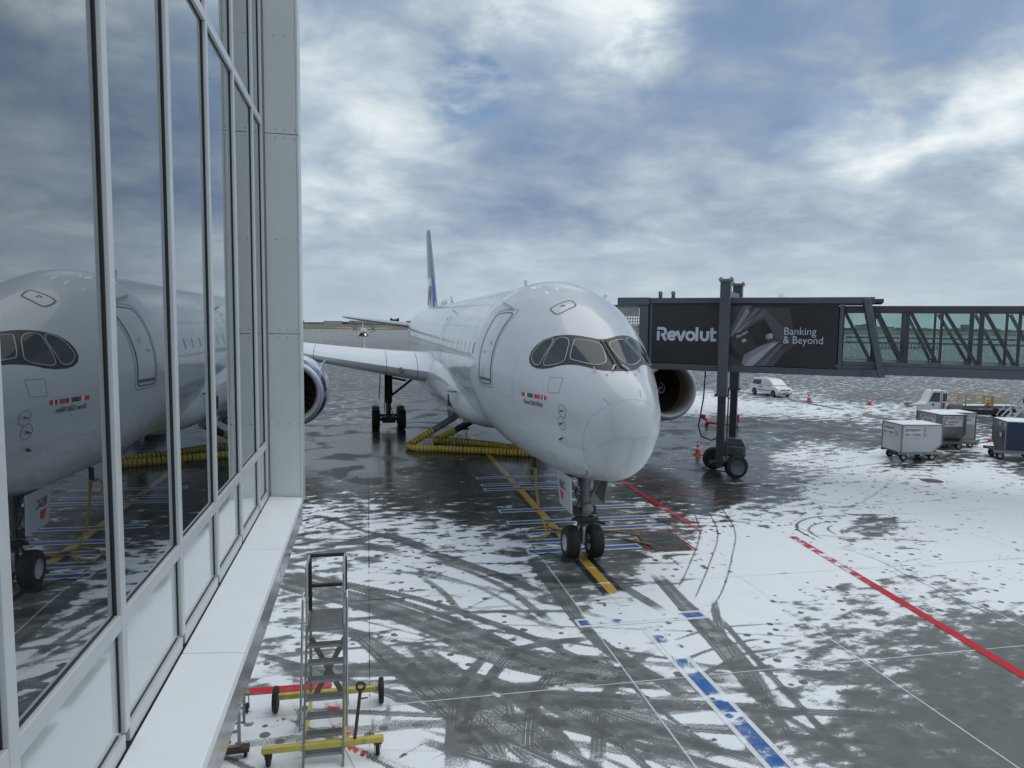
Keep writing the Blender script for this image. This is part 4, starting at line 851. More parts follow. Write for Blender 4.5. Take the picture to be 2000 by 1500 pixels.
a0, z0 = JU(1283, 664.5); a1, z1 = JU(1399, 667); s_ = (a1-a0)/4.36
logo(MB(), (a0, z0), (1, 0), (0, 1), s_).build('advert_logo', adw, panL, smooth=0)
# right panel: a fan of blurred cards, one dark card, wording
c6 = lambda x, y: (1250+.195*x, 580+.195*y)
lay = 0
for pts, g_ in [([(895,90),(1500,110),(1560,470),(1300,690),(892,690)], .045), ([(896,340),(1030,88),(1120,88),(900,420)], .10), ([(900,400),(1070,110),(1100,150),(940,380)], .22), ([(930,375),(1160,110),(1205,120),(985,350)], .12), ([(960,360),(1150,200),(1180,205),(1010,345)], .26), ([(1000,345),(1240,120),(1300,150),(1060,320)], .09),
                ([(1270,130),(1430,300),(1500,450),(1360,415),(1255,228)], .07), ([(892,450),(1050,630),(1000,640),(892,560)], .018), ([(892,590),(1010,690),(892,690)], .05), ([(1020,650),(1045,578),(1180,500),(1360,440),(1150,690),(1040,690)], .20), ([(1050,690),(1120,600),(1330,470),(1400,440),(1130,690)], .30),
                ([(1180,690),(1400,470),(1440,470),(1250,690)], .10), ([(1130,690),(1320,510),(1350,500),(1180,690)], .08), ([(1260,690),(1420,520),(1480,500),(1340,690)], .06)]:
    lay += 1; P = [JU(*c6(*p)) for p in pts]
    MB().add([(a, -.021-.0012*lay, z) for a, z in P], [tuple(range(len(P)))]).build('advert_print', mat('print_%d' % int(g_*1000), (g_*1.15, g_*1.18, g_*1.28), .35, var=.25, scale=1.6), panR, smooth=0)
def jpoly(pts, dy, m_, nm):
    P = [JU(*c6(*p)) for p in pts]; return MB().add([(a, dy, z) for a, z in P], [tuple(range(len(P)))]).build(nm, m_, panR, smooth=0)
jpoly([(955,388),(965,376),(1248,228),(1258,232),(1354,400),(1350,412),(1052,574),(1042,572)], -.040, mat('card_black', (.012, .012, .013), .22, coat=.6), 'advert_card')
jpoly([(1015,432),(1054,412),(1070,440),(1032,459)], -.042, mat('card_chip', (.38, .37, .35), .35), 'card_chip')
for cx_, cy_, g_ in ((1284, 398, .22), (1308, 390, .34)): jpoly([(cx_+27*math.cos(k/20*6.2832), cy_+27*math.sin(k/20*6.2832)) for k in range(20)], -.042-(.001 if g_ > .3 else 0), mat('card_disc_%d' % int(g_*100), (g_, g_, g_), .4), 'card_disc')
jpoly([(1275,440),(1338,405),(1340,409),(1277,444)], -.042, mat('card_disc_22', (.22, .22, .22), .4), 'card_bar')
p0 = JU(*c6(975, 412)); p1 = JU(*c6(1085, 356)); ux = Vector((p1[0]-p0[0], p1[1]-p0[1])); k = ux.length/4.36; ux.normalize(); uz = Vector((-ux.y, ux.x))
logo(MB(), p0, ux, uz, k, y=-.042, dy=0).build('card_logo', mat('card_text', (.45, .45, .46), .4), panR, smooth=0)
for tx, b0, b1 in (('Banking', (1437, 378), (1765, 392)), ('& Beyond', (1430, 465), (1830, 477))):
    a0, z0 = JU(*c6(*b0)); a1, z1 = JU(*c6(*b1)); letters(MB(), tx, .50, (a0, -.043, z0), (1, 0, 0), (0, 0, 1), bold=-.004, width=(a1-a0)).build('advert_wording', adw, panR, smooth=0)
# raked end frame of the outer tunnel
for y in (-.10, WDT+.10):
    a0, z0 = JU(1693, 582); a1, z1 = JU(1722, 733)
    MB().beam((a0, y, z0), (a1, y, z1-.1), .30, .22, upv=(0, 1, 0)).build('end_frame', frame2, jb, bevel=.05); MB().cbox((a1-.75, y-.08, z1-.1), (a1+.12, y+.08, z1+.22), .02).build('end_bracket', frame2, jb)
# glazed inner tunnel
G1, yi0, yi1 = 21.0, .28, WDT-.28
MB().cbox((8.6, yi0-.02, 7.98), (G1, yi1+.02, 8.26), .02).build('roof', roofm, jb, smooth=0); MB().cbox((8.6, yi0, 5.66), (G1, yi1, 5.78), .01).build('floor', frame, jb, smooth=0)
for y in (yi0-.10, yi1+.10): MB().cbox((8.6, y-.09, 5.24), (G1, y+.09, 5.62), .02).cbox((8.6, y-.05, 5.63), (G1, y+.05, 5.80), .01).build('tunnel_beam', frame2 if y < 1 else frame, jb, smooth=0)
bay = [JU(px, 660, -.2)[0] for px in (1643, 1707, 1771, 1838, 1916, 1991)]; bay += [bay[-1]+1.35*k for k in range(1, 5)]
for y in (yi0, yi1):
    sh = 0 if y < 1 else .0
    for i, (a, b) in enumerate(zip(bay, bay[1:])):
        wp_ = .11 if i % 2 else .17
        MB().box((a+sh+.09, y-.012, 5.81), (b+sh-.09, y+.012, 7.97)).build('glass_pane', tint, jb, smooth=0)
        MB().cbox((a+sh-wp_/2, y-.09, 5.80), (a+sh+wp_/2, y+.09, 7.98), .01).build('truss_post', frame, jb, smooth=0)
        MB().beam((a+sh+.12, y+(-.05 if y < 1 else .05), 7.95), (b+sh-.1, y+(-.05 if y < 1 else .05), 5.82), .14, .06, upv=(0, 1, 0)).build('truss_diagonal', frame, jb, smooth=0)
for y in (yi0+.12, yi1-.12):
    for z in (6.62, 6.85): MB().tube([(8.7, y, z), (G1, y, z)], .022, 6).build('handrail', silver, jb)
MB().box((8.55, .25, 5.81), (8.62, WDT-.25, 5.9)).build('threshold', frame, jb)
# cab and its canopy at the aeroplane end
MB().cbox((-1.75, -.25, 8.28), (T0+.02, WDT+.1, 8.66), .03).build('cab_roof', frame2, jb, smooth=0)
MB().cbox((-.62, -.22, 5.25), (T0-.02, WDT+.1, 8.27), .03).build('cab_wall', frame2, jb, smooth=0)
MB().cbox((-2.9, -.3, 8.20), (-.63, WDT, 8.30), .02).build('canopy_roof', frame2, jb, smooth=0)
lou = mat('louvre_grey', (.40, .41, .40), .5)
for k in range(15): MB().box((-.68-k*.13-.04, -.20, 5.5), (-.68-k*.13, -.15, 8.19)).build('canopy_slat', lou, jb, smooth=0)
for k in range(16): MB().box((-2.62, -.145, 5.55+k*.145), (-.66, -.13, 5.60+k*.145)).build('canopy_bar', lou, jb, smooth=0)
MB().box((-2.62, -.16, 7.75), (-.66, -.125, 8.19)).build('canopy_panel', lou, jb, smooth=0)
for px in (1290, 1315): a0, z0 = JU(px, 586); MB().cbox((a0-.09, -.06, 8.60), (a0+.09, .0, 8.86), .03).lathe([(-.07, .10), (.01, .10), (.01, .04), (-.07, .04)], (a0, 0, 8.86), 'y', 16).build('lifting_lug', frame2, jb)
# two lift columns standing on a bogie
cn = hit(1413, 700, JA-JN*.32, JN); ca = (cn-JA).dot(JD); cw = .40
for y in (-.32, WDT+.32):
    col = MB().cbox((ca-.24, y-.20, 4.05), (ca+.24, y+.20, 9.35), .03).build('lift_column', frame2, jb, smooth=0)
    MB().cbox((ca-.18, y-.15, .75), (ca+.18, y+.15, 4.04), .02).build('inner_column', frame, col, smooth=0)
    MB().cbox((ca-.32, y-.28, 3.96), (ca+.32, y+.28, 4.10), .02).build('column_collar', frame2, col, smooth=0)
    MB().cbox((ca-.29, y-.25, 9.36), (ca+.29, y+.25, 9.42), .015).cbox((ca-.32, y-.28, 9.425), (ca+.32, y+.28, 9.50), .02).build('column_cap', mat('cap_grey', (.22, .24, .23), .5), col, smooth=0)
    for sx in (-1, 1):
        for sy in (-1, 0, 1): MB().lathe([(0, .045), (.07, .045), (.09, .001)], (ca+sx*.24, y+sy*.2, 9.5), 'z', 8).build('cap_bolt', boltm, col)
MB().cbox((ca-.16, -.1, 8.66), (ca+.16, WDT+.1, 8.95), .02).build('cross_head', frame, jb, smooth=0)
for p0_, p1_ in (((ca+.3, -.35, 4.4), (ca+.3, -.35, 1.0)),): MB().tube([p0_, p1_], .035, 8).build('cable_conduit', frame, jb)
MB().cbox((ca-.15, -.45, .55), (ca+.15, WDT+.45, .85), .03).build('axle_beam', frame, jb, smooth=0)
def local_j(p): q = Vector(p)-JA; return (q.dot(JD), q.dot(JN), p[2])
wl = local_j(G(1437, 934)); wr = local_j(G(1393, 916))
for (a_, y_, _), nm in ((wl, 0), (wr, 1)):
    MB().wheel((0, 0, 0), .57, .36, .62, n=32).build('wheel', [rubber, frame2], jb).location = (a_, y_, .57)
    jb.children[-1].rotation_euler = (0, 0, R(127))
bx_ = local_j(G(1436, 905)); gx_ = (wl[0]+wr[0])/2; gy_ = (wl[1]+wr[1])/2
MB().cbox((gx_-.55, gy_-.25, .38), (gx_+.55, gy_+.25, .62), .03).beam((wl[0], wl[1], .57), (wr[0], wr[1], .57), .16).build('bogie_frame', darkm, jb, smooth=0)
MB().cbox((gx_-.10, gy_-.55, .95), (gx_+1.05, gy_+.65, 1.55), .12).build('drive_housing', frame2, jb, smooth=0)
MB().hexa([(gx_-.08, gy_-.5, 1.56), (gx_+1.0, gy_-.5, 1.56), (gx_+1.0, gy_+.6, 1.56), (gx_-.08, gy_+.6, 1.56), (gx_+.12, gy_-.2, 1.80), (gx_+.8, gy_-.2, 1.80), (gx_+.8, gy_+.4, 1.80), (gx_+.12, gy_+.4, 1.80)]).build('housing_lid', frame2, jb, bevel=.02)
MB().tube([(gx_-1.0, gy_-.55, .25), (gx_+.9, gy_-.75, .22)], .03, 6).tube([(gx_-1.0, gy_-.55, .25), (gx_-.5, gy_, .5)], .03, 6).tube([(gx_+.55, gy_-.7, .22), (gx_+.4, gy_, .5)], .03, 6).build('safety_bar', darkm, jb)
MB().tube([(ca-.9, .2, 5.2), (ca-.95, .2, 3.8), (ca-1.15, .2, 2.4), (ca-1.0, .2, 1.9), (ca-.5, .1, 1.75), (ca-.2, 0, 1.9)], .035, 8).build('hanging_cable', rubber, jb)
# ------------------------------------------------------------------ hoses, cables, chock, stand under the airliner
hosey = mat('hose_yellow', (.62, .46, .06), .6, var=.12, scale=5, dirt=.35, dirtcol=(.12, .09, .03)); hoseb = mat('hose_black', (.02, .02, .022), .6); hoseg = mat('hose_grey', (.20, .22, .26), .55)
def dense(pts, step=.1):
    P = [Vector(p) for p in pts]; Q = []
    for i in range(len(P)-1):
        p0, p1, p2, p3 = P[max(i-1, 0)], P[i], P[i+1], P[min(i+2, len(P)-1)]; n = max(2, int((p2-p1).length/step))
        for k in range(n):
            t = k/n; Q.append(.5*(2*p1+(p2-p0)*t+(2*p0-5*p1+4*p2-p3)*t*t+(3*p1-p0-3*p2+p3)*t**3))
    return Q+[P[-1]]
def air_hose(pts, r_, sleeve, label, slm):
    Q = dense(pts, .03); acc = 0.0; per = .21; mb = MB(); rs = []; ms = []; acc2 = [0.0]
    for a, b in zip(Q, Q[1:]): acc2.append(acc2[-1]+(b-a).length)
    for s_ in acc2:
        f_ = (s_ % per)/per; ring = f_ < .17; rs.append(r_*1.045 if ring else r_*(.955+.045*math.sin(math.pi*(f_-.17)/.83))); ms.append(1 if ring else (2 if s_ < sleeve else 0))
    n = 16; k0 = len(mb.f); mb.tube(Q, rs, n)
    for i in range(len(Q)-1):
        for j in range(n): mb.m[i*n+j] = ms[i]
    return mb.build('air_hose', [hosey, hoseb, slm], label=label, cat='air hose', group='yellow air hoses under the airliner', loc=tuple(Q[-1]), smooth=40)
def g3(x, y, z): p = G(x, y, z); return (p.x, p.y, z)
pA = Vector((PX0-1.5, PT0+25.0, 1.75)); pB = Vector((PX0-.75, PT0+23.1, 1.75))
air_hose([pA, pA.lerp(Vector(g3(797, 868, .2)), .35)-Vector((0, 0, .03)), pA.lerp(Vector(g3(797, 868, .2)), .8)-Vector((0, 0, .06)), g3(798, 870, .2), g3(812, 875, .2), g3(850, 876, .2), g3(900, 878, .2), g3(960, 881, .2), g3(1020, 885, .2), g3(1075, 888, .2)], .19, 1.5, 'longer yellow ribbed air hose with a grey sleeve, bent sharply at its left end', hoseg)
air_hose([pB, pB.lerp(Vector(g3(856, 858, .2)), .5), g3(858, 856, .22), g3(852, 860, .2), g3(866, 861, .2), g3(900, 862, .2), g3(950, 867, .2), g3(1000, 874, .2), g3(1060, 880, .2)], .19, 1.6, 'shorter yellow ribbed air hose behind the other one, with a black upper sleeve', hoseb)
cab_y = mat('cable_yellow', (.36, .24, .045), .5, var=.2, scale=8); 
def cable(pts, r_, label, extra=None, m_=None, cat='power cable', group='yellow ground power cables'):
    mb = MB().tube(dense(pts, .12), r_, 8)
    for e in extra or []: mb.tube(dense(e, .12), r_, 8)
    return mb.build('power_cable', [m_ or cab_y, hoseb], label=label, cat=cat, group=group, loc=tuple(pts[-1]))
Yc = 24.0
def gy(x, y, Y): return tuple(PY(x, y, Y))
top = gy(1043, 907, Yc)
cable([top, gy(1046, 945, Yc), gy(1051, 985, Yc-.05), gy(1060, 1015, Yc-.3), g3(1070, 1035, .05), g3(1085, 1040, .04), g3(1120, 1036, .04), g3(1172, 1036, .04), g3(1215, 1039, .04), g3(1250, 1046, .06)], .032, 'straighter yellow power cable running to the far end of the steel pit', [[gy(1041, 915, Yc), gy(1030, 912, Yc), gy(1025, 925, Yc), gy(1032, 938, Yc), gy(1042, 935, Yc)]])
MB().cbox((top[0]-.08, top[1]-.06, top[2]-.10), (top[0]+.08, top[1]+.06, top[2]+.3), .03).build('cable_plug', darkm, label='black plug holding the yellow cables up under the belly', cat='cable plug', loc=top)
cable([gy(1047, 915, Yc-.05), gy(1048, 950, Yc-.05), gy(1055, 1000, Yc-.2), gy(1063, 1025, Yc-.5), g3(1067, 1045, .04), g3(1050, 1056, .04), g3(1030, 1048, .04), g3(1032, 1036, .04), g3(1065, 1029, .04), g3(1100, 1036, .04), g3(1175, 1044, .04), g3(1220, 1052, .04), g3(1272, 1064, .06)], .032, 'yellow power cable lying in a loop left of the nose wheels')
ck = MB().prism([(-.14, 0), (.14, 0), (.05, .2), (-.05, .2)], 'x', -.26, .26).build('wheel_chock', rubber, label='black rubber chock in front of the left nose wheel', cat='wheel chock', bevel=.02)
q = G(1113, 1095); ck.location = (q.x, q.y-.02, .005); ck.rotation_euler = (0, 0, .1)
MB().tube(dense([g3(1103, 1094, .02), g3(1075, 1080, .015), g3(1055, 1083, .015), g3(1035, 1075, .015)]), .012, 6).build('chock_rope', rubber, label='thin black rope trailing left from the wheel chock', cat='rope', loc=g3(1103, 1094, .02))
sl = MB(); st_ = thing('work_stand', 'small folding work stand of thin grey bars behind the hoses', 'work stand', g3(899, 868, 0), .1)
MB().cbox((-.48, -.3, .92), (.48, .3, 1.0), .01).build('stand_top', hoseb, st_)
for x in (-.44, .4):
    for y in (-.26, .26): MB().beam((x, y, 0), (x, y, .92), .035).build('leg', rimw, st_, smooth=0)
    MB().beam((x, -.26, .1), (x, .26, .8), .025).build('brace', rimw, st_, smooth=0)
for y in (-.28, .28): MB().beam((-.44, y, .08), (.4, y, .88), .025).beam((.4, y-.001, .08), (-.44, y-.03, .88), .025).beam((-.44, y, .45), (.4, y, .45), .025).build('brace', rimw, st_, smooth=0)

# ------------------------------------------------------------------ foreground: rolling steps
galv = mat('galvanised', (.27, .275, .27), .42, .7, .15, 6, dirt=.3, dirtcol=(.12, .11, .10)); chrome = mat('chrome_rail', (.45, .46, .47), .18, .9, .05); pad = mat('foam_black', (.014, .014, .015), .65); yel = mat('trolley_yellow', (.55, .46, .10), .5, var=.12, scale=4, dirt=.75, dirtcol=(.06, .05, .035)); rusty = mat('rusty_bar', (.085, .045, .03), .7, .2, .3, 9, .2)
browng = mat('brown_grey', (.16, .145, .13), .5, .3, .1)
def steps(name, label, x0, x1, Y0, base=True):
    o = Vector(((x0+x1)/2, Y0, 0)); t_ = thing(name, label, 'steps', o, 0, 'rolling maintenance steps'); hw = (x1-x0)/2; n = 7; dy, dz = .128, .25; zb = .18; yb = -.06
    py0 = yb+n*dy; pz = zb+n*dz; py1 = py0+.86
    for s_ in (-1, 1):
        MB().beam((s_*hw, yb-.12, 0), (s_*hw, py0+.02, pz+.02), .035, .09).build('stringer', galv, t_, smooth=0)
        MB().beam((s_*(hw+.02), py1, .02), (s_*(hw+.0), py1, pz), .05).build('rear_leg', galv, t_, smooth=0)
        MB().beam((s_*hw, py0, pz), (s_*hw, py1+.03, pz), .04, .06).build('platform_rail', galv, t_, smooth=0)
        MB().tube([(s_*(hw+.055), yb+.1, .55), (s_*(hw+.055), py0-.05, pz+.55), (s_*(hw+.05), py0+.10, pz+.62)], .022, 10).build('handrail', chrome, t_)
        MB().tube(dense([(s_*hw, py0+.05, pz-.1), (s_*hw, py0+.05, pz+.95), (s_*hw, py0+.12, pz+1.06), (s_*hw, py0+.3, pz+1.07), (s_*hw, py1-.1, pz+1.06)], .05), .026, 10).build('guard_rail', chrome, t_)
        MB().tube([(s_*hw, py1-.05, pz), (s_*hw, py1-.05, pz+1.0)], .036, 10).build('foam_post', pad, t_)
    for z in (pz+1.05, pz+.48): MB().tube([(-hw, py1-.05, z), (hw, py1-.05, z)], .034, 10).build('foam_bar', pad, t_)
    for k in range(n+1):
        y = yb+k*dy; z = zb+k*dz; dep = .16 if k < n else .86
        tr = MB().box((-hw+.02, y-.005, z-.045), (hw-.02, y+.012, z)).box((-hw+.02, y+dep-.012, z-.03), (hw-.02, y+dep, z)).build('tread' if k < n else 'platform', galv, t_, smooth=0)
        g_ = MB(); nb = 22
        for i in range(nb): x = -hw+.03+(2*hw-.06)*i/(nb-1); g_.box((x-.004, y+.013, z-.022), (x+.004, y+dep-.013, z-.003))
        nn = 4 if k < n else 16
        for i in range(nn): yy = y+.02+(dep-.04)*i/(nn-1); g_.box((-hw+.022, yy-.004, z-.024), (hw-.022, yy+.004, z-.005))
        g_.build('grating', galv, tr, smooth=0)
    if base:
        yr = py1+.02; zb_ = .27
        for s_ in (-1, 1):
            MB().beam((s_*hw*1.02, .0, .22), (s_*hw*1.02, yr, .24), .06).build('side_beam', yel, t_, smooth=0)
            MB().beam((s_*hw, py1-.03, 1.40), (-s_*hw*.75, py1-.03+s_*.004, .30), .10, .012, upv=(0, 1, 0)).build('cross_brace', browng, t_, smooth=0)
        MB().cbox((-.98, -.05, .25), (.98, .05, .35), .01).build('front_beam', yel, t_, smooth=0)
        MB().cbox((-.92, yr-.05, .24), (.92, yr+.05, .34), .01).build('rear_beam', yel, t_, smooth=0)
        for s_ in (-1, 1):
            MB().wheel((s_*.97, yr, .24), .24, .10, .55, n=24).build('wheel', [rubber, darkm], t_)
            c = link('caster', None, t_); c.location = (s_*.88, -.02, 0)
            MB().wheel((0, .06, .14), .14, .07, .5, n=20).build('caster_wheel', [rubber, rusty], c); MB().cbox((-.07, -.05, .235), (.07, .09, .25), .005).beam((-.05, .06, .14), (-.05, .02, .24), .012, .08).beam((.05, .06, .14), (.05, .02, .24), .012, .08).build('caster_fork', rusty, c, smooth=0)
        dx = .50
        MB().tube([(dx, -.02, .30), (dx+.10, .10, 1.12)], .028, 8).lathe([(-.02, .05), (.02, .05), (.02, .085), (-.02, .085), (-.02, .05)], (dx+.105, .105, 1.19), 'y', 16).tube([(dx+.09, .09, .98), (dx+.22, .09, .99)], .012, 6).build('tow_bar', rusty, t_)
    return t_
steps('rolling_steps', 'tall metal steps on a yellow wheeled base with black foam rails, snow all round', -1.07, -.435, 11.62)
q = G(468, 1478); s2 = thing('tool_stand', 'low grey stand on small casters, mostly hidden below the white sill', 'stand', (q.x, q.y, 0), .06)
for x in (-.55, 0): MB().beam((x, 0, .16), (x, 0, .95), .05).beam((x, .75, .16), (x, .75, 1.0), .04).build('post', galv, s2, smooth=0)
for z in (.18, .45, .72): MB().beam((-.55, 0, z), (0, 0, z), .04).beam((-.55, .75, z), (0, .75, z), .03).build('rung', galv, s2, smooth=0)
MB().cbox((-.6, -.08, .10), (.16, .1, .17), .01).build('base_beam', rusty, s2, smooth=0)
for x in (-.45, .10): MB().wheel((x, -.02, .07), .07, .05, .5, n=16).build('caster_wheel', [rubber, rusty], s2)
q2 = G(492, 1390); ox, oy = q2.x-q.x, q2.y-q.y
MB().cbox((-.5, oy-.05, .34), (ox+.06, oy+.05, .40), .01).beam((ox-.04, oy, .08), (ox-.03, oy, .34), .02).beam((ox+.04, oy, .08), (ox+.03, oy, .34), .02).build('outrigger', galv, s2, smooth=0)
MB().wheel((ox, oy, .09), .09, .05, .5, n=16).build('caster_wheel', [rubber, rusty], s2)

# ------------------------------------------------------------------ cones
orange = mat('cone_orange', (.62, .085, .045), .45, var=.06); conew = mat('cone_white', (.66, .66, .64), .4)
cone = thing('traffic_cone', 'orange traffic cone beside the big wheel of the boarding bridge', 'traffic cone', G(1363, 888), 0, 'orange traffic cones on the apron')
MB().cbox((-.23, -.23, .01), (.23, .23, .05), .02).build('base', orange, cone)
MB().lathe([(.05, .18), (.08, .165), (.30, .125), (.31, .124)], n=24, axis='z').lathe([(.45, .095), (.58, .07)], n=24, axis='z').lathe([(.70, .045), (.80, .026), (.81, .02), (.81, .001)], n=24, axis='z').build('body', orange, cone)
MB().lathe([(.31, .125), (.45, .0955)], n=24, axis='z').lathe([(.58, .0705), (.70, .0455)], n=24, axis='z').build('reflective_band', conew, cone)
for (px, py, lb) in ((1580, 784, 'orange traffic cone just right of the white van'), (1698, 791, 'orange traffic cone standing alone left of the white belt loader')):
    c = copy_tree(cone); c.location = G(px, py); c['label'] = lb; c.rotation_euler = (0, 0, random.random()); c.scale = (1.15,)*3
cone.scale = (1.0,)*3

# ------------------------------------------------------------------ white van
vw = mat('van_white', (.68, .70, .71), .22, var=.02, coat=.8); vg = glass('van_glass', (.1, .12, .12), .02, (.05, .06, .055), see=False, fk=.45); vb = mat('van_trim', (.03, .031, .033), .5); plate = mat('plate_yellow', (.55, .36, .04), .5); chromeg = mat('van_chrome', (.5, .5, .5), .2, .8); lampg = mat('headlamp_glass', (.32, .35, .37), .08, coat=1)
q0 = G(1494, 775.5); q1 = G(1470, 770); vd = Vector((.10, -1, 0)).normalized(); ang = math.atan2(vd.y, vd.x)
van = thing('van', 'white passenger van with a yellow number plate parked beyond the boarding bridge', 'van', (42.0, 68.2, 0), ang)
VL, VW = 2.42, .90     # x forward, y left
pr = [(-2.40, .38), (-2.42, .75), (-2.36, 1.10), (-2.18, 1.62), (-2.02, 1.76), (-1.7, 1.82), (-.5, 1.86), (.35, 1.82), (.62, 1.74), (1.40, 1.14), (1.50, 1.10), (2.02, .98), (2.28, .84), (2.40, .62), (2.42, .40), (2.36, .26), (-2.30, .28)]
def tum(z): return VW if z < .95 else VW-(z-.95)*.20
mb = MB(); n = len(pr); ys_ = [-1, -.86, -.4, 0, .4, .86, 1]; vs_ = []
for yk in ys_:
    for x, z in pr:
        e = abs(yk) == 1; vs_.append((x*(.985 if e else 1)-(.10*yk*yk if x > 1.4 else 0), yk*tum(z)*(1 if e else .985), z-(.03 if e and z > 1.5 else 0)))
mb.add(vs_, [(i*n+j, i*n+(j+1) % n, (i+1)*n+(j+1) % n, (i+1)*n+j) for i in range(len(ys_)-1) for j in range(n)]+[tuple(range(n)), tuple((len(ys_)-1)*n+j for j in range(n))])
mb.build('body', vw, van, smooth=40, bevel=.03)
def vside(s_, poly, nm, mm, off=.012): 
    return MB().add([(x, s_*(tum(z)*1+off), z) for x, z in poly], [tuple(range(len(poly)))]).build(nm, mm, van, smooth=0)
for s_ in (-1, 1):
    vside(s_, [(-2.12, 1.16), (-1.98, 1.60), (-.62, 1.66), (-.60, 1.12)], 'window', vg); vside(s_, [(-.42, 1.10), (-.42, 1.66), (.40, 1.66), (.72, 1.46), (1.12, 1.10)], 'window', vg)
    vside(s_, [(-1.05, .56), (-1.05, .63), (1.0, .63), (1.0, .56)], 'side_strip', vb); vside(s_, [(-.51, .45), (-.51, 1.10), (-.495, 1.10), (-.495, .45)], 'door_gap', vb, .006); vside(s_, [(-1.0, .86), (-1.0, .96), (-.3, .96), (-.3, .86)], 'side_lettering', mat('grey_print', (.2, .2, .21), .5), .008)
    MB().cbox((.70, s_*.93, 1.04), (.88, s_*1.14, 1.22) if s_ > 0 else (.88, s_*.93+.0, 1.22), .03) if False else MB().cbox((.70, min(s_*.90, s_*1.10), 1.04), (.86, max(s_*.90, s_*1.10), 1.20), .04).build('mirror', vw, van)
    for x in (-1.62, 1.50):
        MB().lathe([(-.02, .38), (.0, .38)], (x, s_*(VW+.004), .36), 'y', 24).lathe([(0, .001), (.001, .375)], (x, s_*(VW+.003), .36), 'y', 24).build('wheel_arch', vb, van)
        MB().wheel((x, s_*(VW-.06), .325), .325, .21, .6, 'y', n=24).build('wheel', [rubber, mat('van_rim', (.16, .16, .165), .4, .5)], van)
    MB().hexa([(2.22, s_*.52, .74), (2.36, s_*.52, .72), (2.16, s_*.86, .72), (2.0, s_*.86, .74), (2.16, s_*.52, .90), (2.22, s_*.52, .86), (2.06, s_*.86, .88), (1.98, s_*.86, .92)]).build('headlight', lampg, van)
    MB().cbox((2.26, min(s_*.55, s_*.78), .38), (2.36, max(s_*.55, s_*.78), .48), .02).build('fog_lamp', vb, van)
MB().add([(.60, -.70, 1.73), (.60, .70, 1.73), (1.36, .82, 1.17), (1.36, -.82, 1.17)], [(0, 1, 2, 3)]).build('windscreen', vg, van, smooth=0).location = (.03, 0, .03)
MB().cbox((2.30, -.52, .74), (2.37, .52, .82), .015).build('grille', vb, van); MB().lathe([(0, .001), (.02, .07), (0, .08)], (2.37, 0, .78), 'x', 20).build('badge', chromeg, van)
MB().cbox((2.36, -.50, .33), (2.43, .50, .42), .02).build('lower_grille', vb, van)
MB().cbox((2.42, -.26, .44), (2.445, .26, .55), .005).build('number_plate', plate, van)
MB().cbox((-1.1, -.1, 1.84), (-.8, .1, 1.96), .04).build('roof_beacon', conew, van)

# ------------------------------------------------------------------ red tow bar behind the lift columns
tred = mat('towbar_red', (.55, .04, .035), .4, var=.08); t0 = Vector(g3(1372, 832, 0)); t1 = Vector(g3(1440, 838, 0)); dv = t1-t0; 
tw = thing('tow_bar', 'red aircraft tow bar on small wheels behind the bridge columns', 'tow bar', t0, math.atan2(dv.y, dv.x)); L_ = dv.length
MB().tube([(0, 0, .62), (.25, 0, .50), (.35, 0, .30), (L_-.5, 0, .24), (L_-.2, 0, .4), (L_, 0, .62)], .10, 10).cbox((-.15, -.12, .55), (.2, .12, .85), .02).cbox((L_-.15, -.1, .45), (L_+.1, .1, 1.05), .02).build('bar', tred, tw)
for x in (.3, L_-.05): MB().wheel((x, 0, .13), .13, .08, .5, 'y', n=16).beam((x, .07, .13), (x, .07, .45), .04).build('wheel', [rubber, darkm], tw)
MB().tube([(L_-1.2, .05, .3), (L_-1.1, .1, .9), (L_-.9, .1, 1.2)], .06, 8).build('lever', tred, tw)

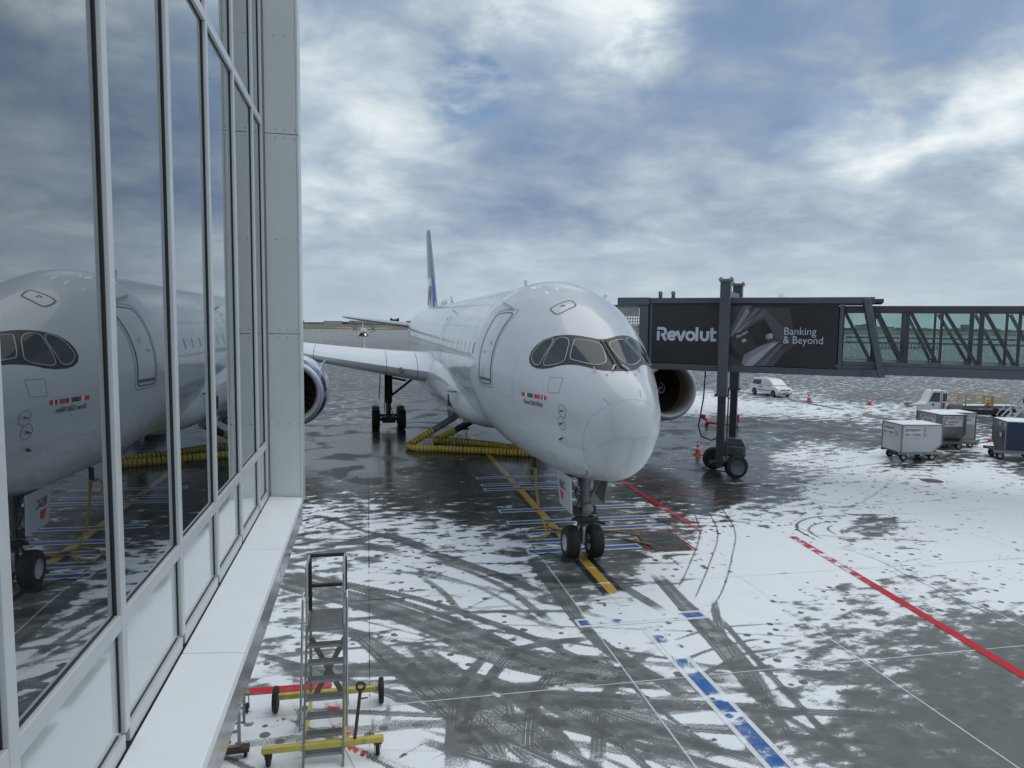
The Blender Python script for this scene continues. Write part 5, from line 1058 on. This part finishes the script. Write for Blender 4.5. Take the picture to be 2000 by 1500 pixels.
# ------------------------------------------------------------------ containers on dollies
alum = mat('container_alu', (.30, .305, .305), .38, .75, .14, 3, .10, dirt=.3, dirtcol=(.2, .2, .2)); fabric = mat('container_fabric', (.50, .52, .53), .5, var=.06, scale=2.5, bump=.35); navy = mat('container_navy', (.009, .022, .065), .5, var=.1); lab = mat('label_white', (.58, .59, .59), .45); blk = mat('label_black', (.015, .015, .016), .5); redp = mat('label_red', (.5, .03, .03), .5); edge = mat('container_edge', (.20, .205, .21), .4, .6); snowm = mat('loose_snow', (.80, .83, .86), .85, var=.04, scale=6, bump=.4)
def container(label, loc, rz, side_m, lines, grp='air cargo containers on dollies', flip=False, logo_red=False, zb=.56, sc3=(1, 1, 1)):
    """x: along the bevelled profile (0..2.0, slope at +x bottom), y: depth, z up"""
    o = thing('cargo_container', label, 'cargo container', (loc[0], loc[1], zb), rz, grp); Wd, Dp, Hh = 2.0, 1.53, 1.62; sl = .46
    prof_ = [(-1.0, 0), (1.0-sl, 0), (1.0, .48), (1.0, Hh), (-1.0, Hh)]
    o.scale = sc3
    if flip: prof_ = [(-x, z) for x, z in prof_]
    MB().prism(prof_, 'y', -Dp/2, Dp/2).build('shell', side_m, o, smooth=0, bevel=.012)
    for y in (-Dp/2, Dp/2):
        mb = MB()
        for (a, b) in zip(prof_, prof_[1:]+prof_[:1]): mb.beam((a[0], y, a[1]), (b[0], y, b[1]), .05, .05)
        mb.build('edge_frame', edge, o, smooth=0)
    for x, z in prof_: MB().beam((x, -Dp/2, z), (x, Dp/2, z), .05).build('edge_bar', edge, o, smooth=0)
    mb = MB(); N_ = 14; vs_ = []
    for i in range(N_+1):
        for j in range(N_+1):
            x = -1.0+2*i/N_; y = -Dp/2+Dp*j/N_; ed = min(i, j, N_-i, N_-j)
            vs_.append((x*.985, y*.98, Hh+.026+(.03+.02*mnoise.noise(Vector((x*1.3+loc[0], y*1.3, 3)))) *min(1, ed/1.5)))
    mb.add(vs_, [(i*(N_+1)+j, (i+1)*(N_+1)+j, (i+1)*(N_+1)+j+1, i*(N_+1)+j+1) for i in range(N_) for j in range(N_)]); mb.build('snow_cover', snowm, o)
    for face in lines: # (face, u0, z, w, h, [(text,size,du,dz,width)], marks)
        fc, u0, z0, w_, h_, tx, mk = face
        def P(u, z, d):
            return (u, -Dp/2-d, z) if fc == 'front' else (-1.0-d, -u, z) if fc == 'left' else (1.0+d, u, z)
        ux = {'front': (1, 0, 0), 'left': (0, -1, 0), 'right': (0, 1, 0)}[fc]
        lp = MB().quad(P(u0, z0, .012), P(u0+w_, z0, .012), P(u0+w_, z0+h_, .012), P(u0, z0+h_, .012)).build('label_panel', lab, o, smooth=0)
        for (t_, sz, du, dz_, wid) in tx: letters(MB(), t_, sz, P(u0+du, z0+dz_, .016), ux, (0, 0, 1), bold=.003, width=wid).build('label_lettering', blk, lp, smooth=0)
        for (du, dz_, ww, hh, mm) in mk: MB().quad(P(u0+du, z0+dz_, .0165), P(u0+du+ww, z0+dz_, .0165), P(u0+du+ww, z0+dz_+hh, .0165), P(u0+du, z0+dz_+hh, .0165)).build('label_mark', mm, lp, smooth=0)
        if logo_red:
            mb = MB(); pts = [(du_, dz2) for du_, dz2 in [(.16+.10*math.cos(a), .24+.14*math.sin(a)) for a in np.linspace(.6, 5.6, 18)]]; Ls, Rs = stroke(pts, .05); nn = len(Ls)
            mb.add([P(u0+p.x, z0+p.y, .0165) for p in [*Ls, *Rs]], [(k, k+1, nn+k+1, nn+k) for k in range(nn-1)]); mb.build('label_emblem', redp, lp, smooth=0)
    return o
def dolly(label, loc, rz, hitch=True, snow=True):
    o = thing('dolly', label, 'dolly', (loc[0], loc[1], 0), rz, 'dollies under the cargo containers')
    MB().cbox((-1.2, -.82, .44), (1.2, .82, .49), .01).build('deck', darkm, o, smooth=0)
    for y in (-.82, .82): MB().cbox((-1.25, y-.04, .38), (1.25, y+.04, .54), .01).build('side_rail', galv, o, smooth=0)
    for k in range(9): x = -1.1+k*.275; MB().tube([(x, -.76, .515), (x, .76, .515)], .028, 8).build('roller', galv, o)
    for x in (-.85, .80):
        for y in (-.62, .62): MB().wheel((x, y, .21), .21, .13, .5, 'y', n=20).build('wheel', [rubber, rimw], o)
        MB().tube([(x, -.6, .21), (x, .6, .21)], .04, 8).beam((x, -.5, .3), (x, .5, .3), .1, .18).build('axle', darkm, o)
    if hitch:
        MB().beam((1.2, -.25, .36), (1.75, 0, .30), .06).beam((1.2, .25, .36), (1.75, 0, .30), .06).cbox((1.55, -.12, .06), (1.72, .12, .42), .02).build('hitch', galv, o, smooth=0)
        MB().cbox((1.22, -.5, .40), (1.6, .5, .45), .02).build('foot_board', snowm if snow else darkm, o)
    return o
# each container is set down by the corner of it that the photograph shows best
def by_corner(p, rz, lx, ly): c_, s_ = math.cos(rz), math.sin(rz); return Vector((p.x-c_*lx+s_*ly, p.y-s_*lx-c_*ly, 0))
rzA = R(-7)
ctA = by_corner(G(1760, 884, .5), rzA, -1.15, -.88)
pink = mat('label_pink', (.48, .33, .28), .5)
jt = [('jettainer', .24, .06, .34, .80), ('AKE 11198 DK', .17, .06, .07, .80)]
container('silver fabric cargo container in front of the two metal ones, snow on top', ctA, rzA, fabric, [('front', -.92, .92, .95, .56, jt, [(.98, .30, .14, .26, mat('label_grey', (.35, .36, .36), .5)), (.98, .02, .16, .16, pink)]), ('left', -.70, .92, .95, .56, jt, [(.98, .02, .16, .2, pink)])], zb=.5, sc3=(1.16, 1.16, .94))
dolly('dolly with a white hub under the silver fabric container', ctA, rzA)
rzB = R(-98); ctB = by_corner(G(1838.5, 812.5, 2.12), rzB, 1.14, -.765)
bl = lambda n_, f_, w_: (f_, -w_/2+.06, .92, w_-.2, .62, [('AKE %s CA' % n_, .2, .05, .44, w_-.32), ('AIR CHINA', .12, .34, .24, w_*.42), ('CARGO', .10, .34, .09, .3)], [])
container('bare metal cargo container marked 30727, behind the fabric one', ctB, rzB, alum, [bl('30727', 'front', 1.5), bl('30727', 'right', 1.4)], logo_red=True, sc3=(1.15, 1, 1)); dolly('low dolly with snow on it under the metal container marked 30727', ctB, R(-8), False)
rzC = R(-8); pC = by_corner(G(1907.5, 808, 2.14), rzC, 1.0, -.765)
container('bare metal cargo container marked 20801, right of the other metal one', pC, rzC, alum, [('front', -.30, .92, 1.22, .62, [('AKE 20801 CA', .2, .05, .44, 1.1), ('AIR CHINA', .12, .36, .24, .62), ('CARGO', .10, .36, .09, .3)], [])], logo_red=True, flip=True); dC = dolly('dolly with a red end light under the metal container marked 20801', pC, rzC)
MB().cbox((1.75, -.95, .42), (2.05, -.85, .56), .02).build('end_light', redp, dC)
rzD = R(-118); ctD = by_corner(G(1966, 826, 2.12), rzD, 1.0, -.765)
cD = container('dark blue cargo container with a grey end at the right edge', ctD, rzD, navy, [], flip=True)
MB().add([(x, -.782, z) for x, z in [(1.0, 0), (-.54, 0), (-1.0, .48), (-1.0, 1.62), (1.0, 1.62)]], [(0, 1, 2, 3, 4)]).build('end_panel', alum, cD, smooth=0)
lp = MB().quad((.0, -.787, 1.22), (.95, -.787, 1.22), (.95, -.787, 1.54), (.0, -.787, 1.54)).build('label_panel', lab, cD, smooth=0)
letters(letters(MB(), 'AKE', .16, (.25, -.791, 1.39), (1, 0, 0), (0, 0, 1), bold=.01, width=.5), '21215 CA', .13, (.06, -.791, 1.25), (1, 0, 0), (0, 0, 1), bold=.01, width=.82).build('label_lettering', blk, lp, smooth=0)
MB().cbox((.15, -.81, .66), (.65, -.784, 1.02), .005).build('document_pocket', mat('pocket_blue', (.03, .06, .2), .4), cD); MB().quad((.25, -.813, .70), (.55, -.813, .70), (.55, -.813, .95), (.25, -.813, .95)).build('document', lab, cD, smooth=0)
for z in (.6, 1.05): MB().box((1.005, -.76, z), (1.012, .76, z+.03)).build('strap', blk, cD, smooth=0)
dolly('dolly under the dark blue container at the right edge', ctD, R(-28), False)
MB().tube([(0, 0, 0), (1.2, .35, .02), (2.6, .45, .03)], .035, 6).build('draw_bar', darkm, label='thin dark draw bar lying between the metal and the blue container', cat='draw bar').location = (pC.x+1.4, pC.y-.6, .25)

# ------------------------------------------------------------------ belt loader
lo = thing('belt_loader', 'white belt loader with a small cab and yellow side rails behind the metal containers', 'belt loader', g3(1812, 813, 0), R(-17)); lo.scale = (.9, .9, .92)
# local: x to the tail on the right
MB().prism([(-.75, .45), (-.75, 1.15), (-.45, 1.35), (-.05, 2.35), (.05, 2.42), (1.20, 2.42), (1.30, 2.30), (1.30, .45)], 'y', -.75, .75).build('cab', vw, lo, smooth=0, bevel=.05)
for y in (-.762, .762): MB().add([(x, y, z) for x, z in [(-.32, 1.42), (.02, 2.22), (.62, 2.25), (.62, 1.38)]], [(0, 1, 2, 3)]).build('window', vg, lo, smooth=0)
MB().box((.70, -.764, .5), (.80, -.752, 2.34)).build('door_post', mat('post_grey', (.30, .32, .34), .4), lo, smooth=0)
MB().add([(.86, -.763, 1.45), (.86, -.763, 2.18), (1.22, -.763, 2.18), (1.22, -.763, 1.45)], [(0, 1, 2, 3)]).build('window', vg, lo, smooth=0); MB().add([(1.312, -.6, 1.4), (1.312, -.6, 2.2), (1.312, .6, 2.2), (1.312, .6, 1.4)], [(0, 1, 2, 3)]).build('window', vg, lo, smooth=0)
MB().lathe([(0, .001), (-.01, .001), (-.01, .09), (0, .1)], (.05, -.755, 1.15), 'y', 18).build('cab_emblem', blk, lo)
letters(MB(), 'SGH', .14, (-.2, -.757, .88), (1, 0, 0), (0, 0, 1), bold=.005).build('cab_lettering', dgrey, lo, smooth=0) if False else None
MB().cbox((.86, -.90, .85), (1.02, -.77, 1.35), .03).build('fire_extinguisher', redp, lo)
for x in (.05, .95): MB().lathe([(0, .05), (.1, .05), (.11, .001)], (x, -.4, 2.42), 'z', 10).build('beacon', blk, lo)
MB().tube([(-1.75, -.42, 1.05), (-1.75, .42, 1.05)], .22, 20).build('bumper_roller', mat('roller_tan', (.22, .19, .12), .6), lo); MB().cbox((-1.9, -.5, .95), (-.7, .5, 1.15), .03).tube([(-1.5, -.6, 1.2), (-1.45, -.6, 1.75)], .03).build('boom', vw, lo)
MB().hexa([(1.35, -.6, .75), (7.6, -.6, .95), (7.6, .6, .95), (1.35, .6, .75), (1.35, -.6, 1.05), (7.6, -.6, 1.15), (7.6, .6, 1.15), (1.35, .6, 1.05)]).build('conveyor_frame', mat('conveyor_grey', (.16, .17, .18), .5, .3), lo, smooth=0)
MB().hexa([(1.4, -.5, 1.055), (7.5, -.5, 1.155), (7.5, .5, 1.155), (1.4, .5, 1.055), (1.4, -.48, 1.10), (7.5, -.48, 1.20), (7.5, .48, 1.20), (1.4, .48, 1.10)]).build('belt_snow', snowm, lo, bevel=.02)
MB().cbox((1.4, -.95, .7), (2.6, -.62, 1.25), .05).build('engine_box', mat('engine_tan', (.22, .21, .18), .6, dirt=.5), lo)
yr_ = mat('rail_yellow', (.50, .27, .05), .45, var=.1)
for y in (-.66, .66):
    z1_ = 2.1
    MB().tube([(1.4, y, 1.5), (1.75, y, 1.95), (2.3, y, z1_), (5.2, y, 1.95)], .04, 8).build('rail', yr_, lo)
    for x in (2.9, 5.1, 5.25): MB().beam((x, y, 1.05), (x, y, z1_-.1), .09).build('rail_post', yr_, lo, smooth=0)
    MB().tube([(5.2, y, 1.85), (7.3, y, 1.75), (7.6, y, 1.15)], .03, 8).build('rail', yr_, lo); MB().tube([(2.9, y, 1.55), (7.4, y, 1.5)], .018, 6).build('rail_wire', yr_, lo)
for x in (.2, 6.2):
    for y in (-.62, .62): MB().wheel((x, y, .40), .40, .26, .5, 'y', n=22).build('wheel', [rubber, darkm], lo)
MB().cbox((-.4, -.5, .3), (6.9, .5, .7), .05).build('chassis', darkm, lo)
MB().tube([(7.55, -.6, 1.05), (7.55, .6, 1.05)], .14, 12).build('end_roller', darkm, lo)
c = copy_tree(cone); c.location = lo.matrix_world @ Vector((0, 0, 0)); 
q = Matrix.Rotation(R(-17), 3, 'Z') @ Vector((4.4, -.47, 1.04)); c.location = Vector(lo.location)+q; c['label'] = 'orange traffic cone stood on the deck of the belt loader'; c.scale = (.9, .9, .85)

# ------------------------------------------------------------------ white mobile stairs at the right edge
wst = mat('stair_white', (.60, .61, .62), .4, var=.05); q = G(1952, 838)
ms = thing('mobile_stairs', 'white tubular mobile stairs at the right edge behind the dark blue container', 'stairs', (q.x, q.y, 0), R(-24))
run, rise, n_ = 2.5, 3.1, 10
for y in (-.45, .45):
    MB().beam((0, y, .15), (run, y, rise), .06, .14).build('stringer', wst, ms, smooth=0)
    MB().tube([(-.1, y, 1.0), (run-.1, y, rise+1.0), (run+1.2, y, rise+1.0)], .03, 8).tube([(-.05, y, .6), (run-.05, y, rise+.5)], .022, 8).build('handrail', wst, ms)
    for k in range(4): x = run*k/3; z = .15+(rise-.15)*k/3; MB().beam((x, y, z), (x-.03, y, z+.9), .04).build('rail_post', wst, ms, smooth=0)
    MB().beam((run+.05, y, .2), (run+.05, y, rise), .06).beam((run+1.2, y, .2), (run+1.2, y, rise), .06).beam((run+.05, y, .3), (run+1.2, y, rise-.2), .04).build('support', wst, ms, smooth=0)
    MB().beam((-.25, y*1.1, .2), (run+1.4, y*1.1, .2), .08).build('base_beam', wst, ms, smooth=0)
    for x in (-.1, run+1.2): MB().wheel((x, y*1.15, .14), .14, .08, .5, 'y', n=16).build('wheel', [rubber, darkm], ms)
for k in range(n_): x = run*(k+.5)/n_; z = .15+(rise-.15)*(k+.5)/n_; MB().cbox((x-.12, -.42, z-.02), (x+.12, .42, z+.02), .005).build('tread', wst, ms, smooth=0)
MB().cbox((run, -.45, rise-.03), (run+1.25, .45, rise+.02), .01).build('platform', wst, ms, smooth=0)
for x, y in ((.55, -.52), (1.2, -.52), (1.75, .3)): MB().cbox((x, y, .3+x*1.15+.35), (x+.22, y+.1, .55+x*1.15+.4), .02).build('rubber_block', blk, ms)
MB().cbox((-.4, -.35, .05), (-.1, .35, .16), .02).build('step_foot', darkm, ms)
sg = thing('crate_box', 'grey metal box with black lettering at the right edge above the blue container', 'metal box', g3(1998, 832, 0), R(-8))
MB().cbox((-.6, -.5, .4), (.6, .5, 1.5), .02).build('shell', alum, sg); MB().quad((-.52, -.512, 1.05), (.5, -.512, 1.05), (.5, -.512, 1.42), (-.52, -.512, 1.42)).build('label_panel', lab, sg, smooth=0); letters(MB(), 'AKE', .3, (-.4, -.518, 1.12), (1, 0, 0), (0, 0, 1), bold=.01).build('label_lettering', blk, sg, smooth=0)
for x in (-.4, .4): MB().wheel((x, 0, .2), .2, .12, .5, 'y', n=14).beam((x, 0, .2), (x, 0, .4), .3).build('wheel', [rubber, darkm], sg)

# ------------------------------------------------------------------ turboprop taxiing in, far away
tp = thing('turboprop', 'small white twin propeller airliner far off with its landing light lit', 'propeller aircraft', (-1.4, 352, 0), R(3))
MB().lathe([(0, .05), (.25, .45), (.8, .82), (1.6, 1.12), (2.8, 1.36), (4, 1.40), (18, 1.40), (22, 1.0), (26, .3), (26.5, .05)], (0, 0, 2.55), 'y', 24).build('fuselage', white, tp)
aerofoil_loft([(-13.5, 11.6, 4.05, 1.5, .8), (-4.2, 11.0, 3.95, 2.5, .9), (4.2, 11.0, 3.95, 2.5, .9), (13.5, 11.6, 4.05, 1.5, .8)]).build('wing', greyw, tp)
aerofoil_loft([(0, 20.5, 3.6, 5.2, .6), (0, 23.4, 7.4, 2.8, .7)], True).build('tail_fin', white, tp); aerofoil_loft([(-3.7, 24.2, 7.3, 1.2, .7), (0, 23.6, 7.35, 1.9, .7), (3.7, 24.2, 7.3, 1.2, .7)]).build('tailplane', white, tp)
MB().add([(-.75, .95, 3.15), (0, .68, 3.22), (.75, .95, 3.15), (.8, 1.45, 3.55), (0, 1.25, 3.66), (-.8, 1.45, 3.55)], [(0, 1, 4, 5), (1, 2, 3, 4)]).build('windscreen', vb, tp)
for s_ in (-1, 1):
    MB().lathe([(0, .12), (.3, .38), (1.2, .52), (3, .5), (4.6, .2)], (s_*4.05, 9.6, 3.85), 'y', 16).build('engine_nacelle', greyw, tp)
    pr_ = MB().lathe([(-.45, .02), (-.2, .2), (0, .26)], (0, 0, 0), 'y', 12).build('propeller', darkm, tp); pr_.location = (s_*4.05, 9.55, 3.85)
    for k in range(6):
        a = k*math.pi/3+.3*s_; ca_, sa_ = math.cos(a), math.sin(a)
        MB().hexa([(ca_*.2-sa_*.10, -.20, sa_*.2+ca_*.10), (ca_*.2+sa_*.10, -.12, sa_*.2-ca_*.10), (ca_*.2+sa_*.10, -.06, sa_*.2-ca_*.10), (ca_*.2-sa_*.10, -.14, sa_*.2+ca_*.10), (ca_*1.96-sa_*.18, -.16, sa_*1.96+ca_*.18), (ca_*1.96+sa_*.18, -.12, sa_*1.96-ca_*.18), (ca_*1.96+sa_*.18, -.10, sa_*1.96-ca_*.18), (ca_*1.96-sa_*.18, -.14, sa_*1.96+ca_*.18)]).build('propeller_blade', darkm, pr_)
    MB().tube([(s_*1.9, 11.5, .4), (s_*1.6, 11.5, 1.5)], .15).build('gear_leg', darkm, tp); MB().wheel((s_*2.0, 11.5, .42), .42, .5, .5, n=16).build('wheel', [rubber, rimw], tp)
MB().tube([(0, 2.0, .3), (0, 2.1, 1.4)], .1).build('gear_leg', darkm, tp); MB().wheel((0, 2.0, .24), .24, .4, .5, n=14).build('wheel', [rubber, rimw], tp)
MB().lathe([(0, .001), (-.03, .18), (.05, .20)], (.35, 1.7, .98), 'y', 14).build('landing_light', mat('lit_lamp', (1, .86, .6), .3, emit=9), tp)
tg = thing('service_car', 'tiny dark service car beside the far propeller aircraft', 'car', g3(708, 656.5, 0), R(80))
MB().prism([(-2, .35), (-1.9, .9), (-1.2, 1.0), (-.7, 1.5), (1.2, 1.5), (1.9, .95), (2, .35)], 'y', -.85, .85).build('body', vb, tg, bevel=.05)
for x in (-1.3, 1.3): MB().wheel((x, -.78, .32), .32, .2, .5, 'y', n=14).wheel((x, .78, .32), .32, .2, .5, 'y', n=14).build('wheel', [rubber, rimw], tg)

# ------------------------------------------------------------------ far airport buildings and trees
def far(px0, px1, ytop, ybase, D, m_, label, name='building', cat='building', roof=None, wins=0, depth=30):
    b0 = PY(px0, ybase, D); b1 = PY(px1, ybase, D); tp_ = PY((px0+px1)/2, ytop, D); zt = tp_.z; w_ = b1.x-b0.x; z0 = 0
    o = thing(name, label, cat, (b0.x, D, 0)); MB().box((0, 0, z0), (w_, depth, zt-(1.2 if roof else 0))).build('wall', m_, o, smooth=0)
    if roof: MB().box((-.6, -.6, zt-1.19), (w_+.6, depth, zt)).build('roof', roof, o, smooth=0)
    if wins:
        rows = 2 if zt < 14 else 3; base_ = None
        for r_ in range(rows):
            for k in range(wins):
                x = w_*(k+.5)/wins; z = zt*(.28+.62*(r_+.3)/rows)
                if base_ is None: base_ = MB().box((-w_/wins*.30, -.25, -1.0), (w_/wins*.30, -.05, 1.0)).build('window', mat('far_window', (.62, .66, .68), .3), o, smooth=0); base_.location = (x, 0, z)
                else: share(base_, o, (x, 0, z))
    return o
fb = lambda n_, c: mat(n_, c, .8, var=.15, scale=.05)
pale, brick, darkb, midb, roofd = fb('far_pale', (.36, .36, .35)), fb('far_brick', (.17, .12, .10)), fb('far_dark', (.035, .038, .045)), fb('far_mid', (.20, .21, .22)), fb('far_roof', (.12, .125, .13))
far(632, 668, 627.0, 634, 1780, pale, 'long pale far building with a grey roof left of the tailplane', roof=roofd, wins=12)
far(682, 724, 626.5, 634.5, 1740, darkb, 'dark far hotel block with rows of pale windows below the tailplane tip', wins=14)
far(724, 808, 629.2, 635, 1745, darkb, 'low dark wing of the far hotel partly behind the tailplane', wins=24)
t_ = far(762.5, 779.5, 623.4, 634, 1800, darkb, 'dark far tower block showing above the tailplane'); MB().box((0, 0, 0), (4.5, 20, 2.6)).build('roof_stub', darkb, t_, smooth=0).location = (0, 0, t_.children[0].dimensions.z if False else PY(771, 623.4, 1800).z); MB().box((0, 0, 0), (4.5, 20, 2.6)).build('roof_stub', darkb, t_, smooth=0).location = (17, 0, PY(771, 623.4, 1800).z)
far(795, 812, 627, 634, 1700, midb, 'grey far building just left of the airliner body', roof=roofd)
far(588, 592, 626, 633, 1720, brick, 'small brick far building beside the cladding edge')
far(668, 681, 628.5, 634, 1800, brick, 'low brick far building between the pale one and the hotel', roof=roofd)
far(602, 630, 629.3, 633.5, 1780, midb, 'low grey far shed at the left end of the skyline', roof=roofd)
far(1686, 1700, 634.5, 645, 1500, midb, 'grey far building with a stepped roof seen through the bridge glass', roof=roofd); far(1700, 1712, 633.0, 645, 1510, pale, 'taller pale far building seen through the bridge glass', roof=roofd); far(1712, 1746, 638, 645.5, 1500, pale, 'long pale far hangar seen through the bridge glass', roof=roofd)
far(1885, 1900, 641, 647, 1600, midb, 'small grey far building seen through the right end of the bridge', roof=roofd); far(1893, 1896, 634, 647, 1620, midb, 'thin far control mast seen through the right end of the bridge', name='control_tower', cat='tower')
mb = MB(); random.seed(3)
for side in (1,):
    x = -2300.0
    while x < 3300:
        w_ = random.uniform(14, 34); hh = random.uniform(3.5, 8)*(1.25 if x > 500 else .8)
        mb.lathe([(0, w_*.5), (hh*.45, w_*.52), (hh*.8, w_*.33), (hh, .3)], (x, 1860+random.uniform(0, 120), 0), 'z', 7); x += w_*random.uniform(.35, .7)
mb.build('tree_line', mat('far_trees', (.05, .055, .05), .9, var=.3, scale=.1), kind='stuff', smooth=0, label='low dark line of far trees along the horizon', cat='trees')
# carts parked on the far apron behind the glazed tunnel
ORD = ['first', 'second', 'third', 'fourth', 'fifth', 'sixth', 'seventh', 'eighth', 'ninth', 'tenth', 'eleventh', 'twelfth', 'thirteenth', 'fourteenth', 'fifteenth', 'rightmost']
CARTL = ['%s baggage cart from the left in the far row behind the bridge glass' % o_ if o_ != 'rightmost' else 'rightmost baggage cart of the far row behind the bridge glass' for o_ in ORD]
cm = mat('cart_grey', (.30, .31, .32), .6); proto = None
for k in range(16):
    px = 1722+k*7.2; p = G(px, 682-(k % 3)*.8)
    if proto is None:
        proto = thing('baggage_cart', CARTL[k], 'baggage cart', p, R(20), 'far row of baggage carts')
        MB().box((-1.5, -.8, .4), (1.5, .8, .55)).build('deck', cm, proto, smooth=0); MB().box((-1.5, -.8, 1.7), (1.5, .8, 1.8)).build('cart_roof', cm, proto, smooth=0)
        for x in (-1.45, 1.45): MB().beam((x, -.7, .5), (x, -.7, 1.7), .08).beam((x, .7, .5), (x, .7, 1.7), .08).build('end_frame', darkm, proto, smooth=0)
        for x in (-1, 1): MB().wheel((x, -.7, .2), .2, .15, .5, 'y', n=10).wheel((x, .7, .2), .2, .15, .5, 'y', n=10).build('wheel', [rubber, darkm], proto)
    else:
        c = copy_tree(proto); c.location = p; c.rotation_euler = (0, 0, R(20+random.uniform(-8, 8))); c['label'] = CARTL[k]
print('objects', len(bpy.data.objects))
